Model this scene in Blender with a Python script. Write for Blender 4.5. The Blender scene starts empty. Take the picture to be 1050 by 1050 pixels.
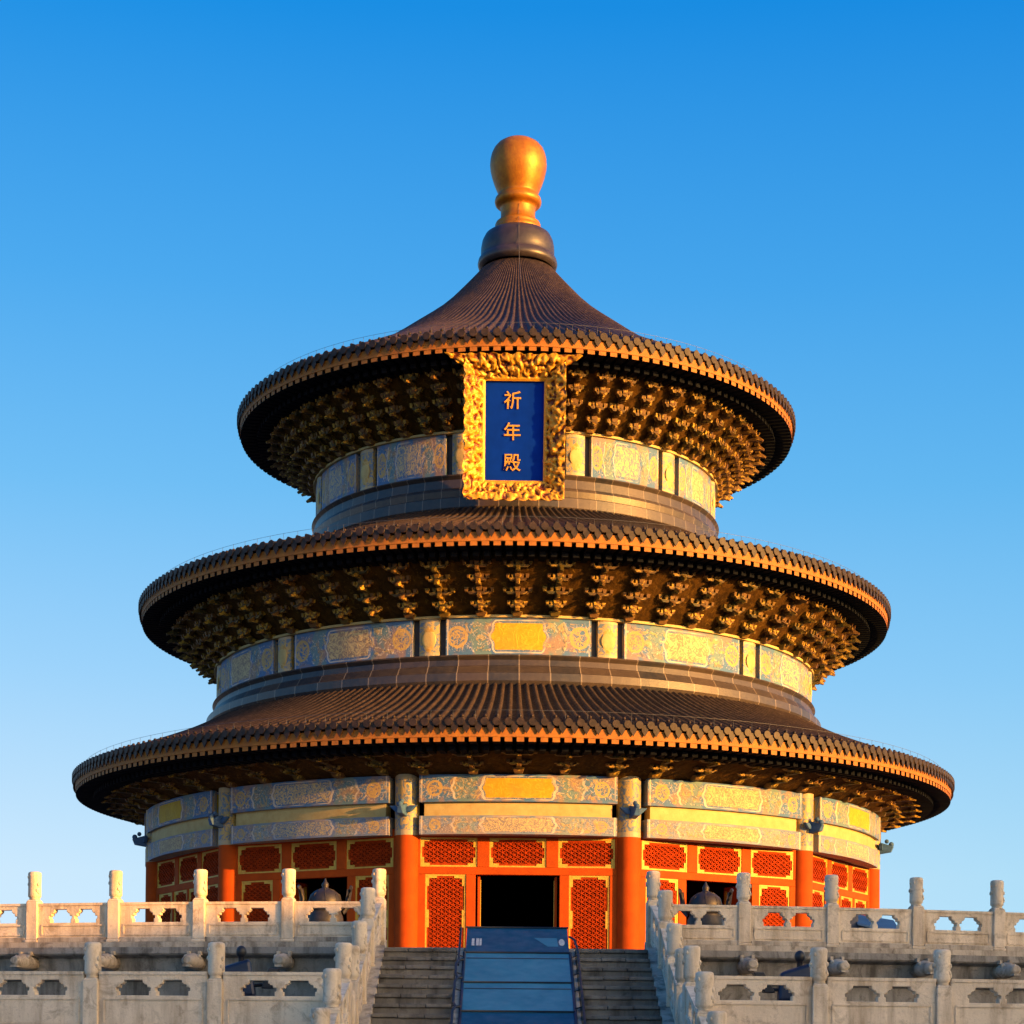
import bpy, bmesh, math, random
from math import sin, cos, pi, radians, sqrt, atan2
from mathutils import Vector, Matrix, noise

random.seed(7)
S = bpy.context.scene
COL = S.collection

# ------------------------------------------------------------------ camera
F = 1953.0                       # focal length in photo pixels (photo is 1050 wide)
cam_d = bpy.data.cameras.new("camera")
cam = bpy.data.objects.new("camera", cam_d); COL.objects.link(cam)
cam_d.sensor_width = 36.0; cam_d.lens = 36.0 * F / 1050
ROLL = radians(0.5)
cam.location = (-0.15, -63.0, 0.0)
cam.rotation_euler = (Matrix.Rotation(radians(90), 3, 'X') @ Matrix.Rotation(ROLL, 3, 'Z')).to_euler()
X0, Y0 = 519.0, 1077.0           # where the level view axis meets the photo
cam_d.shift_x = (525 - X0) / 1050
cam_d.shift_y = (Y0 - 525) / 1050
cam_d.clip_start = 0.5; cam_d.clip_end = 6000
S.camera = cam

# ------------------------------------------------------------------ sky, sun, exposure
SUN_AZ, SUN_EL = radians(59), radians(7.5)     # to the right of the hall's front, low
W = bpy.data.worlds.new("World"); S.world = W; W.use_nodes = True
wt = W.node_tree; WL = wt.links.new
bg = wt.nodes["Background"]
sky = wt.nodes.new("ShaderNodeTexSky"); sky.sky_type = 'NISHITA'
sky.sun_disc = False
sky.sun_elevation = SUN_EL
sky.sun_rotation = pi - SUN_AZ
sky.altitude = 50; sky.air_density = 1.0; sky.dust_density = 1.5; sky.ozone_density = 2.0
# clear winter evening sky: deep blue overhead and away from the sun, paling to the horizon; the sunset side stays as the sky model has it
wtc = wt.nodes.new("ShaderNodeTexCoord")
wsep = wt.nodes.new("ShaderNodeSeparateXYZ"); WL(wtc.outputs["Generated"], wsep.inputs[0])
wr = wt.nodes.new("ShaderNodeValToRGB"); WL(wsep.outputs[2], wr.inputs[0])
SKYC = [(0.0, (.66, .84, 1.0)), (.09, (.58, .79, .97)), (.19, (.33, .635, .95)), (.28, (.165, .51, .90)), (.37, (.075, .395, .85)), (.48, (.012, .275, .77)), (.75, (.006, .15, .55))]
cr = wr.color_ramp
while len(cr.elements) < len(SKYC): cr.elements.new(0.5)
for e, (p, c) in zip(cr.elements, SKYC): e.position = p; e.color = (*c, 1)
def wm(op, a, b, c=None):
    n = wt.nodes.new("ShaderNodeVectorMath"); n.operation = op
    for i, x in enumerate((a, b)):
        if hasattr(x, "is_linked"): WL(x, n.inputs[i])
        else: n.inputs[i].default_value = x
    return n.outputs["Value"] if op == 'DOT_PRODUCT' else n.outputs[0]
SKY_GAIN, GLOW = 4.6, 2.5
sun_side = wt.nodes.new("ShaderNodeMapRange"); sun_side.clamp = True; sun_side.interpolation_type = 'SMOOTHSTEP'
WL(wm('DOT_PRODUCT', wtc.outputs["Generated"], (sin(SUN_AZ), -cos(SUN_AZ), 0)), sun_side.inputs[0])
sun_side.inputs[1].default_value = 0.05; sun_side.inputs[2].default_value = 0.80
wmix = wt.nodes.new("ShaderNodeMix"); wmix.data_type = 'RGBA'
WL(sun_side.outputs[0], wmix.inputs[0])
side = wt.nodes.new("ShaderNodeMapRange"); side.clamp = True          # darkest at a right angle to the sun
WL(wm('DOT_PRODUCT', wtc.outputs["Generated"], (sin(SUN_AZ), -cos(SUN_AZ), 0)), side.inputs[0])
side.inputs[1].default_value = -0.80; side.inputs[2].default_value = -0.20
stint = wt.nodes.new("ShaderNodeMix"); stint.data_type = 'RGBA'; WL(side.outputs[0], stint.inputs[0])
stint.inputs[6].default_value = (1.08, 1.04, 1.02, 1); stint.inputs[7].default_value = (0.70, 0.90, 0.95, 1)
WL(wm('MULTIPLY', wm('MULTIPLY', wr.outputs[0], (SKY_GAIN,) * 3), stint.outputs[2]), wmix.inputs[6])
WL(wm('MULTIPLY', sky.outputs[0], (GLOW * 1.22, GLOW * 0.93, GLOW * 0.66)), wmix.inputs[7])
WL(wmix.outputs[2], bg.inputs["Color"])
bg.inputs["Strength"].default_value = 0.078

sun_d = bpy.data.lights.new("sun", 'SUN'); sun_d.energy = 5.0; sun_d.angle = radians(0.5)
sun_d.color = (1.0, 0.43, 0.075)
sun = bpy.data.objects.new("sun", sun_d); COL.objects.link(sun)
SDIR = Vector((sin(SUN_AZ) * cos(SUN_EL), -cos(SUN_AZ) * cos(SUN_EL), sin(SUN_EL)))
sun.rotation_euler = SDIR.to_track_quat('Z', 'Y').to_euler()

S.view_settings.view_transform = 'Standard'; S.view_settings.look = 'None'
S.view_settings.gamma = 1.0; S.view_settings.exposure = 1.5

# ------------------------------------------------------------------ node helpers
class V:
    """a float socket with arithmetic"""
    def __init__(s, t, so): s.t, s.so = t, so
    def op(s, o, *a):
        n = s.t.nodes.new("ShaderNodeMath"); n.operation = o
        for i, x in enumerate((s,) + a):
            if isinstance(x, V): s.t.links.new(x.so, n.inputs[i])
            else: n.inputs[i].default_value = x
        return V(s.t, n.outputs[0])
    def __add__(s, o): return s.op('ADD', o)
    def __sub__(s, o): return s.op('SUBTRACT', o)
    def __mul__(s, o): return s.op('MULTIPLY', o)
    def lt(s, o): return s.op('LESS_THAN', o)
    def gt(s, o): return s.op('GREATER_THAN', o)
    def abs(s): return s.op('ABSOLUTE')
    def mx(s, o): return s.op('MAXIMUM', o)
    def mn(s, o): return s.op('MINIMUM', o)
    def cos(s): return s.op('COSINE')
    def inv(s): return (s * -1.0) + 1.0

class M:
    """a principled material under construction"""
    def __init__(s, name, rough=0.6, metal=0.0, spec=0.5):
        s.m = bpy.data.materials.new(name); s.m.use_nodes = True
        s.t = s.m.node_tree; s.b = s.t.nodes["Principled BSDF"]
        s.b.inputs["Roughness"].default_value = rough
        s.b.inputs["Metallic"].default_value = metal
        s.b.inputs["Specular IOR Level"].default_value = spec
        s.tc = s.t.nodes.new("ShaderNodeTexCoord")
    def coord(s, scale=(1, 1, 1), src="Object"):
        n = s.t.nodes.new("ShaderNodeMapping"); n.inputs["Scale"].default_value = scale
        s.t.links.new(s.tc.outputs[src], n.inputs["Vector"]); return n.outputs[0]
    def noise(s, scale, detail=4, rough=0.55, vec=None, dist=0.0):
        n = s.t.nodes.new("ShaderNodeTexNoise")
        n.inputs["Scale"].default_value = scale; n.inputs["Detail"].default_value = detail
        n.inputs["Roughness"].default_value = rough; n.inputs["Distortion"].default_value = dist
        s.t.links.new(vec if vec is not None else s.tc.outputs["Object"], n.inputs["Vector"])
        return V(s.t, n.outputs["Fac"])
    def ramp(s, v, lo, hi):
        n = s.t.nodes.new("ShaderNodeMapRange"); n.clamp = True
        s.t.links.new(v.so, n.inputs[0]); n.inputs[1].default_value = lo; n.inputs[2].default_value = hi
        return V(s.t, n.outputs[0])
    def rgb(s, c):
        n = s.t.nodes.new("ShaderNodeRGB"); n.outputs[0].default_value = (*c, 1); return n.outputs[0]
    def mix(s, f, a, b, mode='MIX'):
        n = s.t.nodes.new("ShaderNodeMix"); n.data_type = 'RGBA'; n.blend_type = mode
        if isinstance(f, V): s.t.links.new(f.so, n.inputs[0])
        else: n.inputs[0].default_value = f
        for i, c in ((6, a), (7, b)):
            if isinstance(c, tuple): n.inputs[i].default_value = (*c, 1)
            else: s.t.links.new(c, n.inputs[i])
        return n.outputs[2]
    def color(s, c):
        if isinstance(c, tuple): s.b.inputs["Base Color"].default_value = (*c, 1)
        else: s.t.links.new(c, s.b.inputs["Base Color"])
    def rough(s, v): s.t.links.new(v.so, s.b.inputs["Roughness"])
    def bump(s, v, strength=0.3, dist=0.02):
        n = s.t.nodes.new("ShaderNodeBump"); n.inputs["Strength"].default_value = strength
        n.inputs["Distance"].default_value = dist
        s.t.links.new(v.so, n.inputs["Height"]); s.t.links.new(n.outputs[0], s.b.inputs["Normal"])
    def uv(s):
        n = s.t.nodes.new("ShaderNodeSeparateXYZ"); s.t.links.new(s.tc.outputs["UV"], n.inputs[0])
        return V(s.t, n.outputs[0]), V(s.t, n.outputs[1])
    def rnd(s):
        n = s.t.nodes.new("ShaderNodeObjectInfo"); return V(s.t, n.outputs["Random"])

MAT = {}
def m_plain(name, c, rough=0.6, metal=0.0, var=0.25, scale=6, bump=0.15, spec=0.5):
    m = M(name, rough, metal, spec)
    n = m.noise(scale, 6, 0.6)
    dark = tuple(x * (1 - var) for x in c); light = tuple(min(1, x * (1 + var)) for x in c)
    m.color(m.mix(m.ramp(n, 0.3, 0.7), dark, light))
    if bump: m.bump(m.noise(scale * 6, 4, 0.6), bump, 0.01)
    MAT[name] = m.m; return m.m

def m_marble(name, light, dark, stain, streak=1.0, rough=0.72):
    m = M(name, rough, 0, 0.25)
    r = m.rnd() * 30.0
    off = m.t.nodes.new("ShaderNodeVectorMath"); off.operation = 'ADD'
    cb = m.t.nodes.new("ShaderNodeCombineXYZ")
    for i in range(3): m.t.links.new(r.so, cb.inputs[i])
    geo = m.t.nodes.new("ShaderNodeNewGeometry")
    m.t.links.new(geo.outputs["Position"], off.inputs[0]); m.t.links.new(cb.outputs[0], off.inputs[1])
    P = off.outputs[0]
    def sc(v):
        n = m.t.nodes.new("ShaderNodeMapping"); n.inputs["Scale"].default_value = v; m.t.links.new(P, n.inputs["Vector"]); return n.outputs[0]
    big = m.ramp(m.noise(1.6, 6, 0.62, P), 0.34, 0.66)
    c = m.mix(big, dark, light)
    c = m.mix(m.ramp(r.op('FRACT'), 0.0, 1.0) * 0.35, c, tuple(x * 0.72 for x in light))       # block to block
    st = m.ramp(m.noise(4.5, 5, 0.62, sc((1, 1, 0.14))), 0.47, 0.70) * streak
    c = m.mix(st * 0.75, c, stain)
    pt = m.ramp(m.noise(3.2, 6, 0.7, P, 0.8), 0.54, 0.66) * streak
    c = m.mix(pt * 0.55, c, tuple(x * 0.8 for x in stain))
    sp = m.ramp(m.noise(26, 5, 0.7, P), 0.55, 0.72)
    c = m.mix(sp * 0.45, c, tuple(x * 0.5 for x in dark))
    m.color(c)
    m.bump(m.noise(22, 6, 0.7, P) + m.noise(5, 4, 0.6, P) * 1.2, 0.55, 0.015)
    MAT[name] = m.m; return m.m

m_marble("marble", (0.86, 0.72, 0.55), (0.66, 0.54, 0.40), (0.32, 0.225, 0.14), 1.0)
m_marble("marble_worn", (0.62, 0.53, 0.42), (0.40, 0.345, 0.28), (0.15, 0.12, 0.09), 1.2)
m_marble("step_stone", (0.22, 0.205, 0.185), (0.11, 0.105, 0.10), (0.05, 0.047, 0.045), 1.2)
m_marble("terrace_stone", (0.36, 0.335, 0.30), (0.22, 0.205, 0.19), (0.08, 0.07, 0.06), 1.2)
m_plain("paving", (0.11, 0.105, 0.10), 0.8, 0, 0.2, 1.5)
m_plain("earth", (0.16, 0.15, 0.12), 0.9, 0, 0.3, 0.3)

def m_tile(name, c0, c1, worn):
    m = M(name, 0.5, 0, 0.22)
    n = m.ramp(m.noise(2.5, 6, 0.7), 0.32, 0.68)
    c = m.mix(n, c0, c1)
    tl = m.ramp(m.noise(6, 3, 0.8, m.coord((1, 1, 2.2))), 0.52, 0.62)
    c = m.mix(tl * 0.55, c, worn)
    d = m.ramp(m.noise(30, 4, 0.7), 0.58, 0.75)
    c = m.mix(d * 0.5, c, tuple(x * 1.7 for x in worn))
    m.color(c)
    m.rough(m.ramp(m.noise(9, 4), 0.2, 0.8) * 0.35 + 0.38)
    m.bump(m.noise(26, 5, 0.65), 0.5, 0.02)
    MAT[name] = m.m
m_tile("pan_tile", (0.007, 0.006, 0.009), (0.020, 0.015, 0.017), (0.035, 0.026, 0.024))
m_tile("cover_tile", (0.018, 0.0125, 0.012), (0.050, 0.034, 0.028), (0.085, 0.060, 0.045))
m_plain("tile_end", (0.022, 0.0135, 0.011), 0.55, 0, 0.7, 6, 0.3, 0.3)
m_plain("dark_glaze", (0.03, 0.024, 0.03), 0.4, 0, 0.35, 4, 0.25)

def m_gold(name, c, dark, metal=0.35, rough=0.38, scale=9):
    m = M(name, rough, metal)
    n = m.ramp(m.noise(scale, 6, 0.65), 0.32, 0.66)
    c2 = m.mix(n, dark, c)
    w = m.ramp(m.noise(scale * 4, 4, 0.7), 0.60, 0.72)
    m.color(m.mix(w * 0.5, c2, tuple(x * 0.4 for x in dark)))
    m.bump(m.noise(scale * 3, 5, 0.65), 0.35, 0.02)
    MAT[name] = m.m
    return m, c2
m_gold("finial_gold", (0.38, 0.155, 0.005), (0.24, 0.08, 0.003), 0.4, 0.45, 5)
m_gold("fascia_gold", (0.32, 0.120, 0.005), (0.22, 0.074, 0.004), 0.0, 0.7, 5)
m_gold("trim_gold", (0.55, 0.37, 0.04), (0.40, 0.23, 0.02), 0.05, 0.55, 12)
mg, cg = m_gold("carved_gold", (0.62, 0.35, 0.025), (0.46, 0.21, 0.012), 0.2, 0.45, 8)
at = mg.t.nodes.new("ShaderNodeAttribute"); at.attribute_name = "relief"       # dark red-brown in the hollows of the carving
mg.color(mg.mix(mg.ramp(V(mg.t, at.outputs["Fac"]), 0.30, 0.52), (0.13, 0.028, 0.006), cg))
m_gold("letter_gold", (0.55, 0.33, 0.05), (0.36, 0.18, 0.025), 0.2, 0.5, 14)
m_gold("board_gold", (0.46, 0.37, 0.15), (0.36, 0.26, 0.09), 0.0, 0.65, 3)
def m_bracket(name, cols, edge):
    """painted bracket arms: green, ochre, faded rose; each cluster a little different"""
    m = M(name, 0.6, 0, 0.25)
    n = m.noise(2.2, 4, 0.6); r = m.rnd()
    c = m.mix(m.ramp(n + r * 0.5, 0.50, 0.62), cols[0], cols[1])
    c = m.mix(m.ramp(n - r * 0.35 + 0.1, 0.42, 0.50), cols[2], c)
    c = m.mix(m.ramp(m.noise(5.5, 4, 0.65, None, 1.0), 0.52, 0.60) * 0.85, c, edge)
    m.color(c); m.bump(m.noise(20, 4), 0.3, 0.02); MAT[name] = m.m
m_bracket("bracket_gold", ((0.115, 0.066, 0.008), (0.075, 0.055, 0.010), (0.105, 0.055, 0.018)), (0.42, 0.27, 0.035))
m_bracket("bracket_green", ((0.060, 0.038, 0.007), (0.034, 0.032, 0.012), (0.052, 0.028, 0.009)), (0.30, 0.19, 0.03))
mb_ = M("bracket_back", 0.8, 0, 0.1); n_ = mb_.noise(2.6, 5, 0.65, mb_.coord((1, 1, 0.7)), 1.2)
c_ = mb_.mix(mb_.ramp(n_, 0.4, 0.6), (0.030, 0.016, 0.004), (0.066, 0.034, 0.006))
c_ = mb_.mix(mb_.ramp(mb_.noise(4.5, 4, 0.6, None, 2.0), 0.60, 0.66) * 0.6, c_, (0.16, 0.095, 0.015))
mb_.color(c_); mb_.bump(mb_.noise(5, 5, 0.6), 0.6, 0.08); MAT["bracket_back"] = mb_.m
m_plain("painted_blue", (0.045, 0.11, 0.25), 0.6, 0, 0.3, 6, 0.2, 0.2)
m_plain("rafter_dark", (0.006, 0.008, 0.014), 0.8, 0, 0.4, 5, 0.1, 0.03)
m_plain("red_lacquer", (0.33, 0.050, 0.002), 0.75, 0, 0.2, 2.2, 0.1, 0.15)
m_plain("red_lattice", (0.27, 0.030, 0.002), 0.8, 0, 0.3, 6, 0.1, 0.1)
m_plain("lattice_back", (0.12, 0.008, 0.002), 0.9, 0, 0.3, 6, 0, 0.1)
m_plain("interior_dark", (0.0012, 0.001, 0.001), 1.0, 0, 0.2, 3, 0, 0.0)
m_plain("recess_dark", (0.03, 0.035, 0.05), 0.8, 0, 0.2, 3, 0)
m_plain("bronze", (0.028, 0.026, 0.03), 0.5, 0.3, 0.3, 9, 0.3)
m_plain("black_metal", (0.018, 0.02, 0.028), 0.45, 0.2, 0.2, 6, 0.05)
m_plain("dark_blue_metal", (0.012, 0.022, 0.055), 0.4, 0.2, 0.2, 6, 0.05)
m_plain("wire", (0.10, 0.11, 0.13), 0.5, 0.3, 0.1, 6, 0)
m_plain("plaque_blue", (0.001, 0.024, 0.30), 0.8, 0, 0.12, 3, 0.1, 0.03)
m_plain("cabinet_grey", (0.10, 0.095, 0.11), 0.6, 0, 0.15, 4, 0.1)
m_plain("sheet_cover", (0.06, 0.12, 0.20), 0.5, 0, 0.2, 3, 0.2)
m_plain("pale_mark", (0.55, 0.52, 0.48), 0.6, 0, 0.2, 20, 0)
m_plain("grey_roof", (0.10, 0.10, 0.11), 0.7, 0, 0.2, 1)
m_plain("stain_glass", (0.02, 0.02, 0.02), 0.2, 0, 0.1, 1, 0)

def m_sheet(name, c, c2):
    m = M(name, 0.22, 0, 0.22)
    n = m.ramp(m.noise(1.6, 5, 0.6, None, 0.6), 0.34, 0.66)
    col = m.mix(n, c, c2)
    d = m.ramp(m.noise(4.0, 6, 0.7), 0.55, 0.75)
    m.color(m.mix(d * 0.3, col, tuple(x * 0.6 + 0.03 for x in c)))
    m.rough(m.ramp(m.noise(5, 4), 0.3, 0.7) * 0.25 + 0.32)
    m.bump(m.noise(1.2, 3), 0.08, 0.05)
    MAT[name] = m.m
m_sheet("blue_sheet", (0.032, 0.165, 0.26), (0.055, 0.225, 0.33))
m_sheet("deep_blue_sheet", (0.005, 0.060, 0.125), (0.009, 0.080, 0.155))

def m_painted(name, aspect, centre='motif', mot=0.7, wav=0.02, pale=0.0):
    """painted timber: a centre cartouche, curled borders, motifs, discs at the ends"""
    m = M(name, 0.62, 0, 0.2)
    u, v = m.uv()
    t = (u - 0.5).abs() * 2.0
    vw = (v - 0.5).abs()
    cn = m.t.nodes.new("ShaderNodeCombineXYZ"); off = m.rnd() * 40.0
    m.t.links.new((u * aspect + off).so, cn.inputs[0]); m.t.links.new(v.so, cn.inputs[1]); m.t.links.new(off.so, cn.inputs[2])
    n1 = m.noise(2.6, 4, 0.6, cn.outputs[0], 2.2)
    n2 = m.noise(5.0, 5, 0.65, cn.outputs[0], 3.0)
    n3 = m.noise(1.6, 3, 0.5, cn.outputs[0], 0.5)
    w = (v * (2 * pi)).cos() * wav + (v * (6 * pi)).cos() * (wav * 0.35) + (n2 - 0.5) * (0.02)
    tw = t + w
    gold = (0.44, 0.31, 0.11); white = (0.58, 0.52, 0.44)
    blue, green, rose = (0.06, 0.150, 0.33), (0.11, 0.20, 0.25), (0.30, 0.18, 0.12)
    if pale: blue, green, rose = [tuple(x * (1 - pale) + y * pale for x, y in zip(c, (0.30, 0.30, 0.30))) for c in (blue, green, rose)]
    zone = m.ramp(tw, 0.40, 0.42) - m.ramp(tw, 0.63, 0.65)
    c = m.mix(zone, blue, green)
    c = m.mix(m.ramp(n3, 0.48, 0.60) * 0.7, c, rose)
    g1 = m.ramp(n1, 0.54, 0.58) * vw.lt(0.38)
    c = m.mix(g1 * mot, c, gold)
    g2 = m.ramp(n2, 0.57, 0.60) * vw.lt(0.40)
    c = m.mix(g2 * mot * 0.95, c, white)
    dk = m.ramp(m.noise(6.5, 5, 0.6, cn.outputs[0], 1.5), 0.57, 0.62) * vw.lt(0.42)
    c = m.mix(dk * 0.55, c, (0.03, 0.06, 0.12))
    du = (t - 0.84) * (aspect * 0.5)
    rr = (du * du + (v - 0.5) * (v - 0.5)).op('SQRT') + (n2 - 0.5) * 0.12
    disc = rr.lt(0.30) * (rr.gt(0.22).mx(n2.gt(0.5)))
    c = m.mix(disc * 0.9, c, gold)
    inside = tw.lt(0.33) * vw.lt(0.36)
    if centre == 'solid':
        c = m.mix(inside, c, m.mix(m.ramp(n1, 0.35, 0.7), (0.40, 0.26, 0.015), (0.50, 0.36, 0.03)))
    else:
        c = m.mix(inside, c, m.mix(m.ramp(n2, 0.47, 0.53), m.mix(m.ramp(m.rnd(), 0.45, 0.55), (0.12, 0.18, 0.29), (0.26, 0.20, 0.15)), (0.50, 0.40, 0.22)))
    line = (tw - 0.355).abs().lt(0.013) * vw.lt(0.42)
    line = line.mx((tw - 0.645).abs().lt(0.012) * vw.lt(0.42))
    line = line.mx((t - 0.975).abs().lt(0.008)).mx((vw - 0.43).abs().lt(0.018) * (tw.lt(0.36)))
    line = line * m.ramp(m.noise(1.3, 3), 0.35, 0.55)
    c = m.mix(line * 0.75, c, white)
    grime = m.ramp(m.noise(1.2, 6, 0.65), 0.45, 0.75)
    c = m.mix(grime * 0.25, c, (0.10, 0.095, 0.09))
    m.color(c)
    m.bump(line * 0.6 + g1 * 0.5 + n2 * 0.5, 0.5, 0.025)
    MAT[name] = m.m
m_painted("painted_upper", 7.5)
m_painted("painted_upper_gold", 7.5, 'solid')
m_painted("painted_lower", 10.0, 'motif', 0.7, 0.02, 0.35)
m_painted("painted_drum", 4.2, 'motif', 0.7, 0.035)
m_painted("painted_drum_gold", 4.2, 'solid', 0.6, 0.035)

def m_head(name):
    m = M(name, 0.5, 0, 0.35)
    u, v = m.uv()
    du = (u - 0.5) * 1.0; dv = (v - 0.45) * 1.0
    rr = (du * du + dv * dv).op('SQRT')
    n = m.noise(7, 5, 0.6, None, 1.5)
    c = m.mix(m.ramp(n, 0.44, 0.54) * 0.85, (0.10, 0.16, 0.26), (0.44, 0.31, 0.08))
    c = m.mix(rr.lt(0.33), c, m.mix(m.ramp(n, 0.4, 0.6), (0.46, 0.34, 0.12), (0.34, 0.20, 0.035)))
    c = m.mix((v - 0.5).abs().gt(0.42) * 0.8, c, (0.38, 0.32, 0.2))
    m.color(c); m.bump(n, 0.4, 0.03)
    MAT[name] = m.m
m_head("painted_head")

def m_ring(name, nblk):
    """glazed ridge blocks with pale joints"""
    m = M(name, 0.42, 0, 0.5)
    u, v = m.uv()
    f = (u * float(nblk)).op('FRACT')
    seam_or_shadow = f.lt(0.035)
    blk = m.t.nodes.new("ShaderNodeTexWhiteNoise"); blk.noise_dimensions = '1D'
    m.t.links.new((u * float(nblk)).op('FLOOR').so, blk.inputs["W"])
    b = V(m.t, blk.outputs["Value"])
    c = m.mix(b, (0.017, 0.019, 0.028), (0.052, 0.037, 0.030))
    c = m.mix(m.ramp(m.noise(5, 6, 0.65), 0.4, 0.7) * 0.35, c, (0.09, 0.07, 0.05))
    c = m.mix(seam_or_shadow * 0.7, c, (0.24, 0.20, 0.16))
    m.color(c); m.bump(m.noise(18, 5, 0.6) * 0.5 - seam_or_shadow * 0.6, 0.35, 0.02)
    MAT[name] = m.m
m_ring("ridge_ring", 72)

# ------------------------------------------------------------------ mesh helpers
class MB:
    def __init__(s): s.v = []; s.f = []; s.mi = []; s.sm = []; s.uv = {}
    def face(s, idx, mat=0, smooth=False, uv=None):
        s.f.append(tuple(idx)); s.mi.append(mat); s.sm.append(smooth)
        if uv: s.uv[len(s.f) - 1] = uv
    def box(s, c, size, mat=0, rot=None):
        n = len(s.v); hx, hy, hz = [q / 2 for q in size]; c = Vector(c)
        for dz in (-1, 1):
            for dx, dy in ((-1, -1), (1, -1), (1, 1), (-1, 1)):
                p = Vector((dx * hx, dy * hy, dz * hz))
                if rot is not None: p = rot @ p
                s.v.append(p + c)
        for q in ((3, 2, 1, 0), (4, 5, 6, 7), (0, 1, 5, 4), (1, 2, 6, 5), (2, 3, 7, 6), (3, 0, 4, 7)):
            s.face([n + k for k in q], mat)
    def hexa(s, p8, mat=0, mats=None):
        n = len(s.v); s.v += [Vector(p) for p in p8]
        for k, q in enumerate(((3, 2, 1, 0), (4, 5, 6, 7), (0, 1, 5, 4), (1, 2, 6, 5), (2, 3, 7, 6), (3, 0, 4, 7))):
            s.face([n + i for i in q], mats[k] if mats else mat)
    def grid(s, fn, nu, nv, mat=0, smooth=True, uvs=True, closed_u=False, flip=False):
        n = len(s.v); cu = nu if closed_u else nu + 1
        for j in range(nv + 1):
            for i in range(cu): s.v.append(Vector(fn(i / nu, j / nv)))
        for j in range(nv):
            for i in range(nu):
                i2 = (i + 1) % cu
                q = [n + j * cu + i, n + j * cu + i2, n + (j + 1) * cu + i2, n + (j + 1) * cu + i]
                w = [(i / nu, j / nv), ((i + 1) / nu, j / nv), ((i + 1) / nu, (j + 1) / nv), (i / nu, (j + 1) / nv)]
                if flip: q.reverse(); w.reverse()
                s.face(q, mat, smooth, w if uvs else None)
    def lathe(s, prof, n, mat=0, smooth=True, c=(0, 0, 0), a0=0.0, a1=2 * pi):
        full = abs(a1 - a0 - 2 * pi) < 1e-6
        def fn(u, v):
            k = v * (len(prof) - 1); i = min(int(k + 1e-6), len(prof) - 1)
            r, z = prof[i]; th = a0 + (a1 - a0) * u
            return (c[0] + r * sin(th), c[1] - r * cos(th), c[2] + z)
        s.grid(fn, n, len(prof) - 1, mat, smooth, True, full)
    def tube(s, pts, r, n=8, mat=0, closed=False):
        pts = [Vector(p) for p in pts]; base = len(s.v); m = len(pts)
        for i, p in enumerate(pts):
            a = pts[(i - 1) % m] if (closed or i > 0) else p
            b = pts[(i + 1) % m] if (closed or i < m - 1) else p
            d = (b - a).normalized()
            up = Vector((0, 0, 1)) if abs(d.z) < 0.95 else Vector((1, 0, 0))
            x = d.cross(up).normalized(); y = d.cross(x).normalized()
            for k in range(n):
                a_ = 2 * pi * k / n; s.v.append(p + x * (r * cos(a_)) + y * (r * sin(a_)))
        for i in range(m if closed else m - 1):
            j = (i + 1) % m
            for k in range(n):
                s.face([base + i * n + k, base + i * n + (k + 1) % n, base + j * n + (k + 1) % n, base + j * n + k], mat, True)
        if not closed:
            s.face([base + k for k in range(n)], mat); s.face([base + (m - 1) * n + k for k in range(n)][::-1], mat)
    def sphere(s, c, r, nu=10, nv=6, mat=0, sc=(1, 1, 1)):
        def fn(u, v):
            th = 2 * pi * u; ph = pi * (v - 0.5)
            return (c[0] + r * sc[0] * cos(ph) * cos(th), c[1] + r * sc[1] * cos(ph) * sin(th), c[2] + r * sc[2] * sin(ph))
        s.grid(fn, nu, nv, mat, True, False, True)
    def arc_slab(s, r0, r1, z0, z1, t0, t1, n, mat=0):
        """curved board: outer face at r1 carries UV"""
        s.grid(lambda u, v: pol(r1, t0 + (t1 - t0) * u, z0 + (z1 - z0) * v), n, 1, mat)
        s.grid(lambda u, v: pol(r1 + (r0 - r1) * v, t0 + (t1 - t0) * u, z1), n, 1, mat, False, False)
        s.grid(lambda u, v: pol(r0 + (r1 - r0) * v, t0 + (t1 - t0) * u, z0), n, 1, mat, False, False)
        for t, fl in ((t0, True), (t1, False)):
            s.grid(lambda u, v: pol(r1 + (r0 - r1) * u, t, z0 + (z1 - z0) * v), 1, 1, mat, False, False, False, fl)
    def build(s, name, mats, parent=None, loc=(0, 0, 0), rot=0.0, bevel=0.0, fix=False):
        me = bpy.data.meshes.new(name)
        me.from_pydata([tuple(p) for p in s.v], [], s.f)
        if isinstance(mats, str): mats = [mats]
        for k in mats: me.materials.append(MAT[k])
        for p, mi, sm in zip(me.polygons, s.mi, s.sm):
            p.material_index = mi; p.use_smooth = sm
        if s.uv:
            L = me.uv_layers.new(name="UVMap")
            for k, w in s.uv.items():
                for li, q in zip(me.polygons[k].loop_indices, w): L.data[li].uv = q
        if fix:
            bm = bmesh.new(); bm.from_mesh(me); bmesh.ops.recalc_face_normals(bm, faces=bm.faces[:]); bm.to_mesh(me); bm.free()
        me.update()
        o = bpy.data.objects.new(name, me); COL.objects.link(o)
        o.parent = parent; o.location = loc; o.rotation_euler = (0, 0, rot)
        if bevel:
            b = o.modifiers.new("bevel", 'BEVEL'); b.width = bevel; b.segments = 2; b.limit_method = 'ANGLE'; b.angle_limit = radians(40)
        return o

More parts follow.
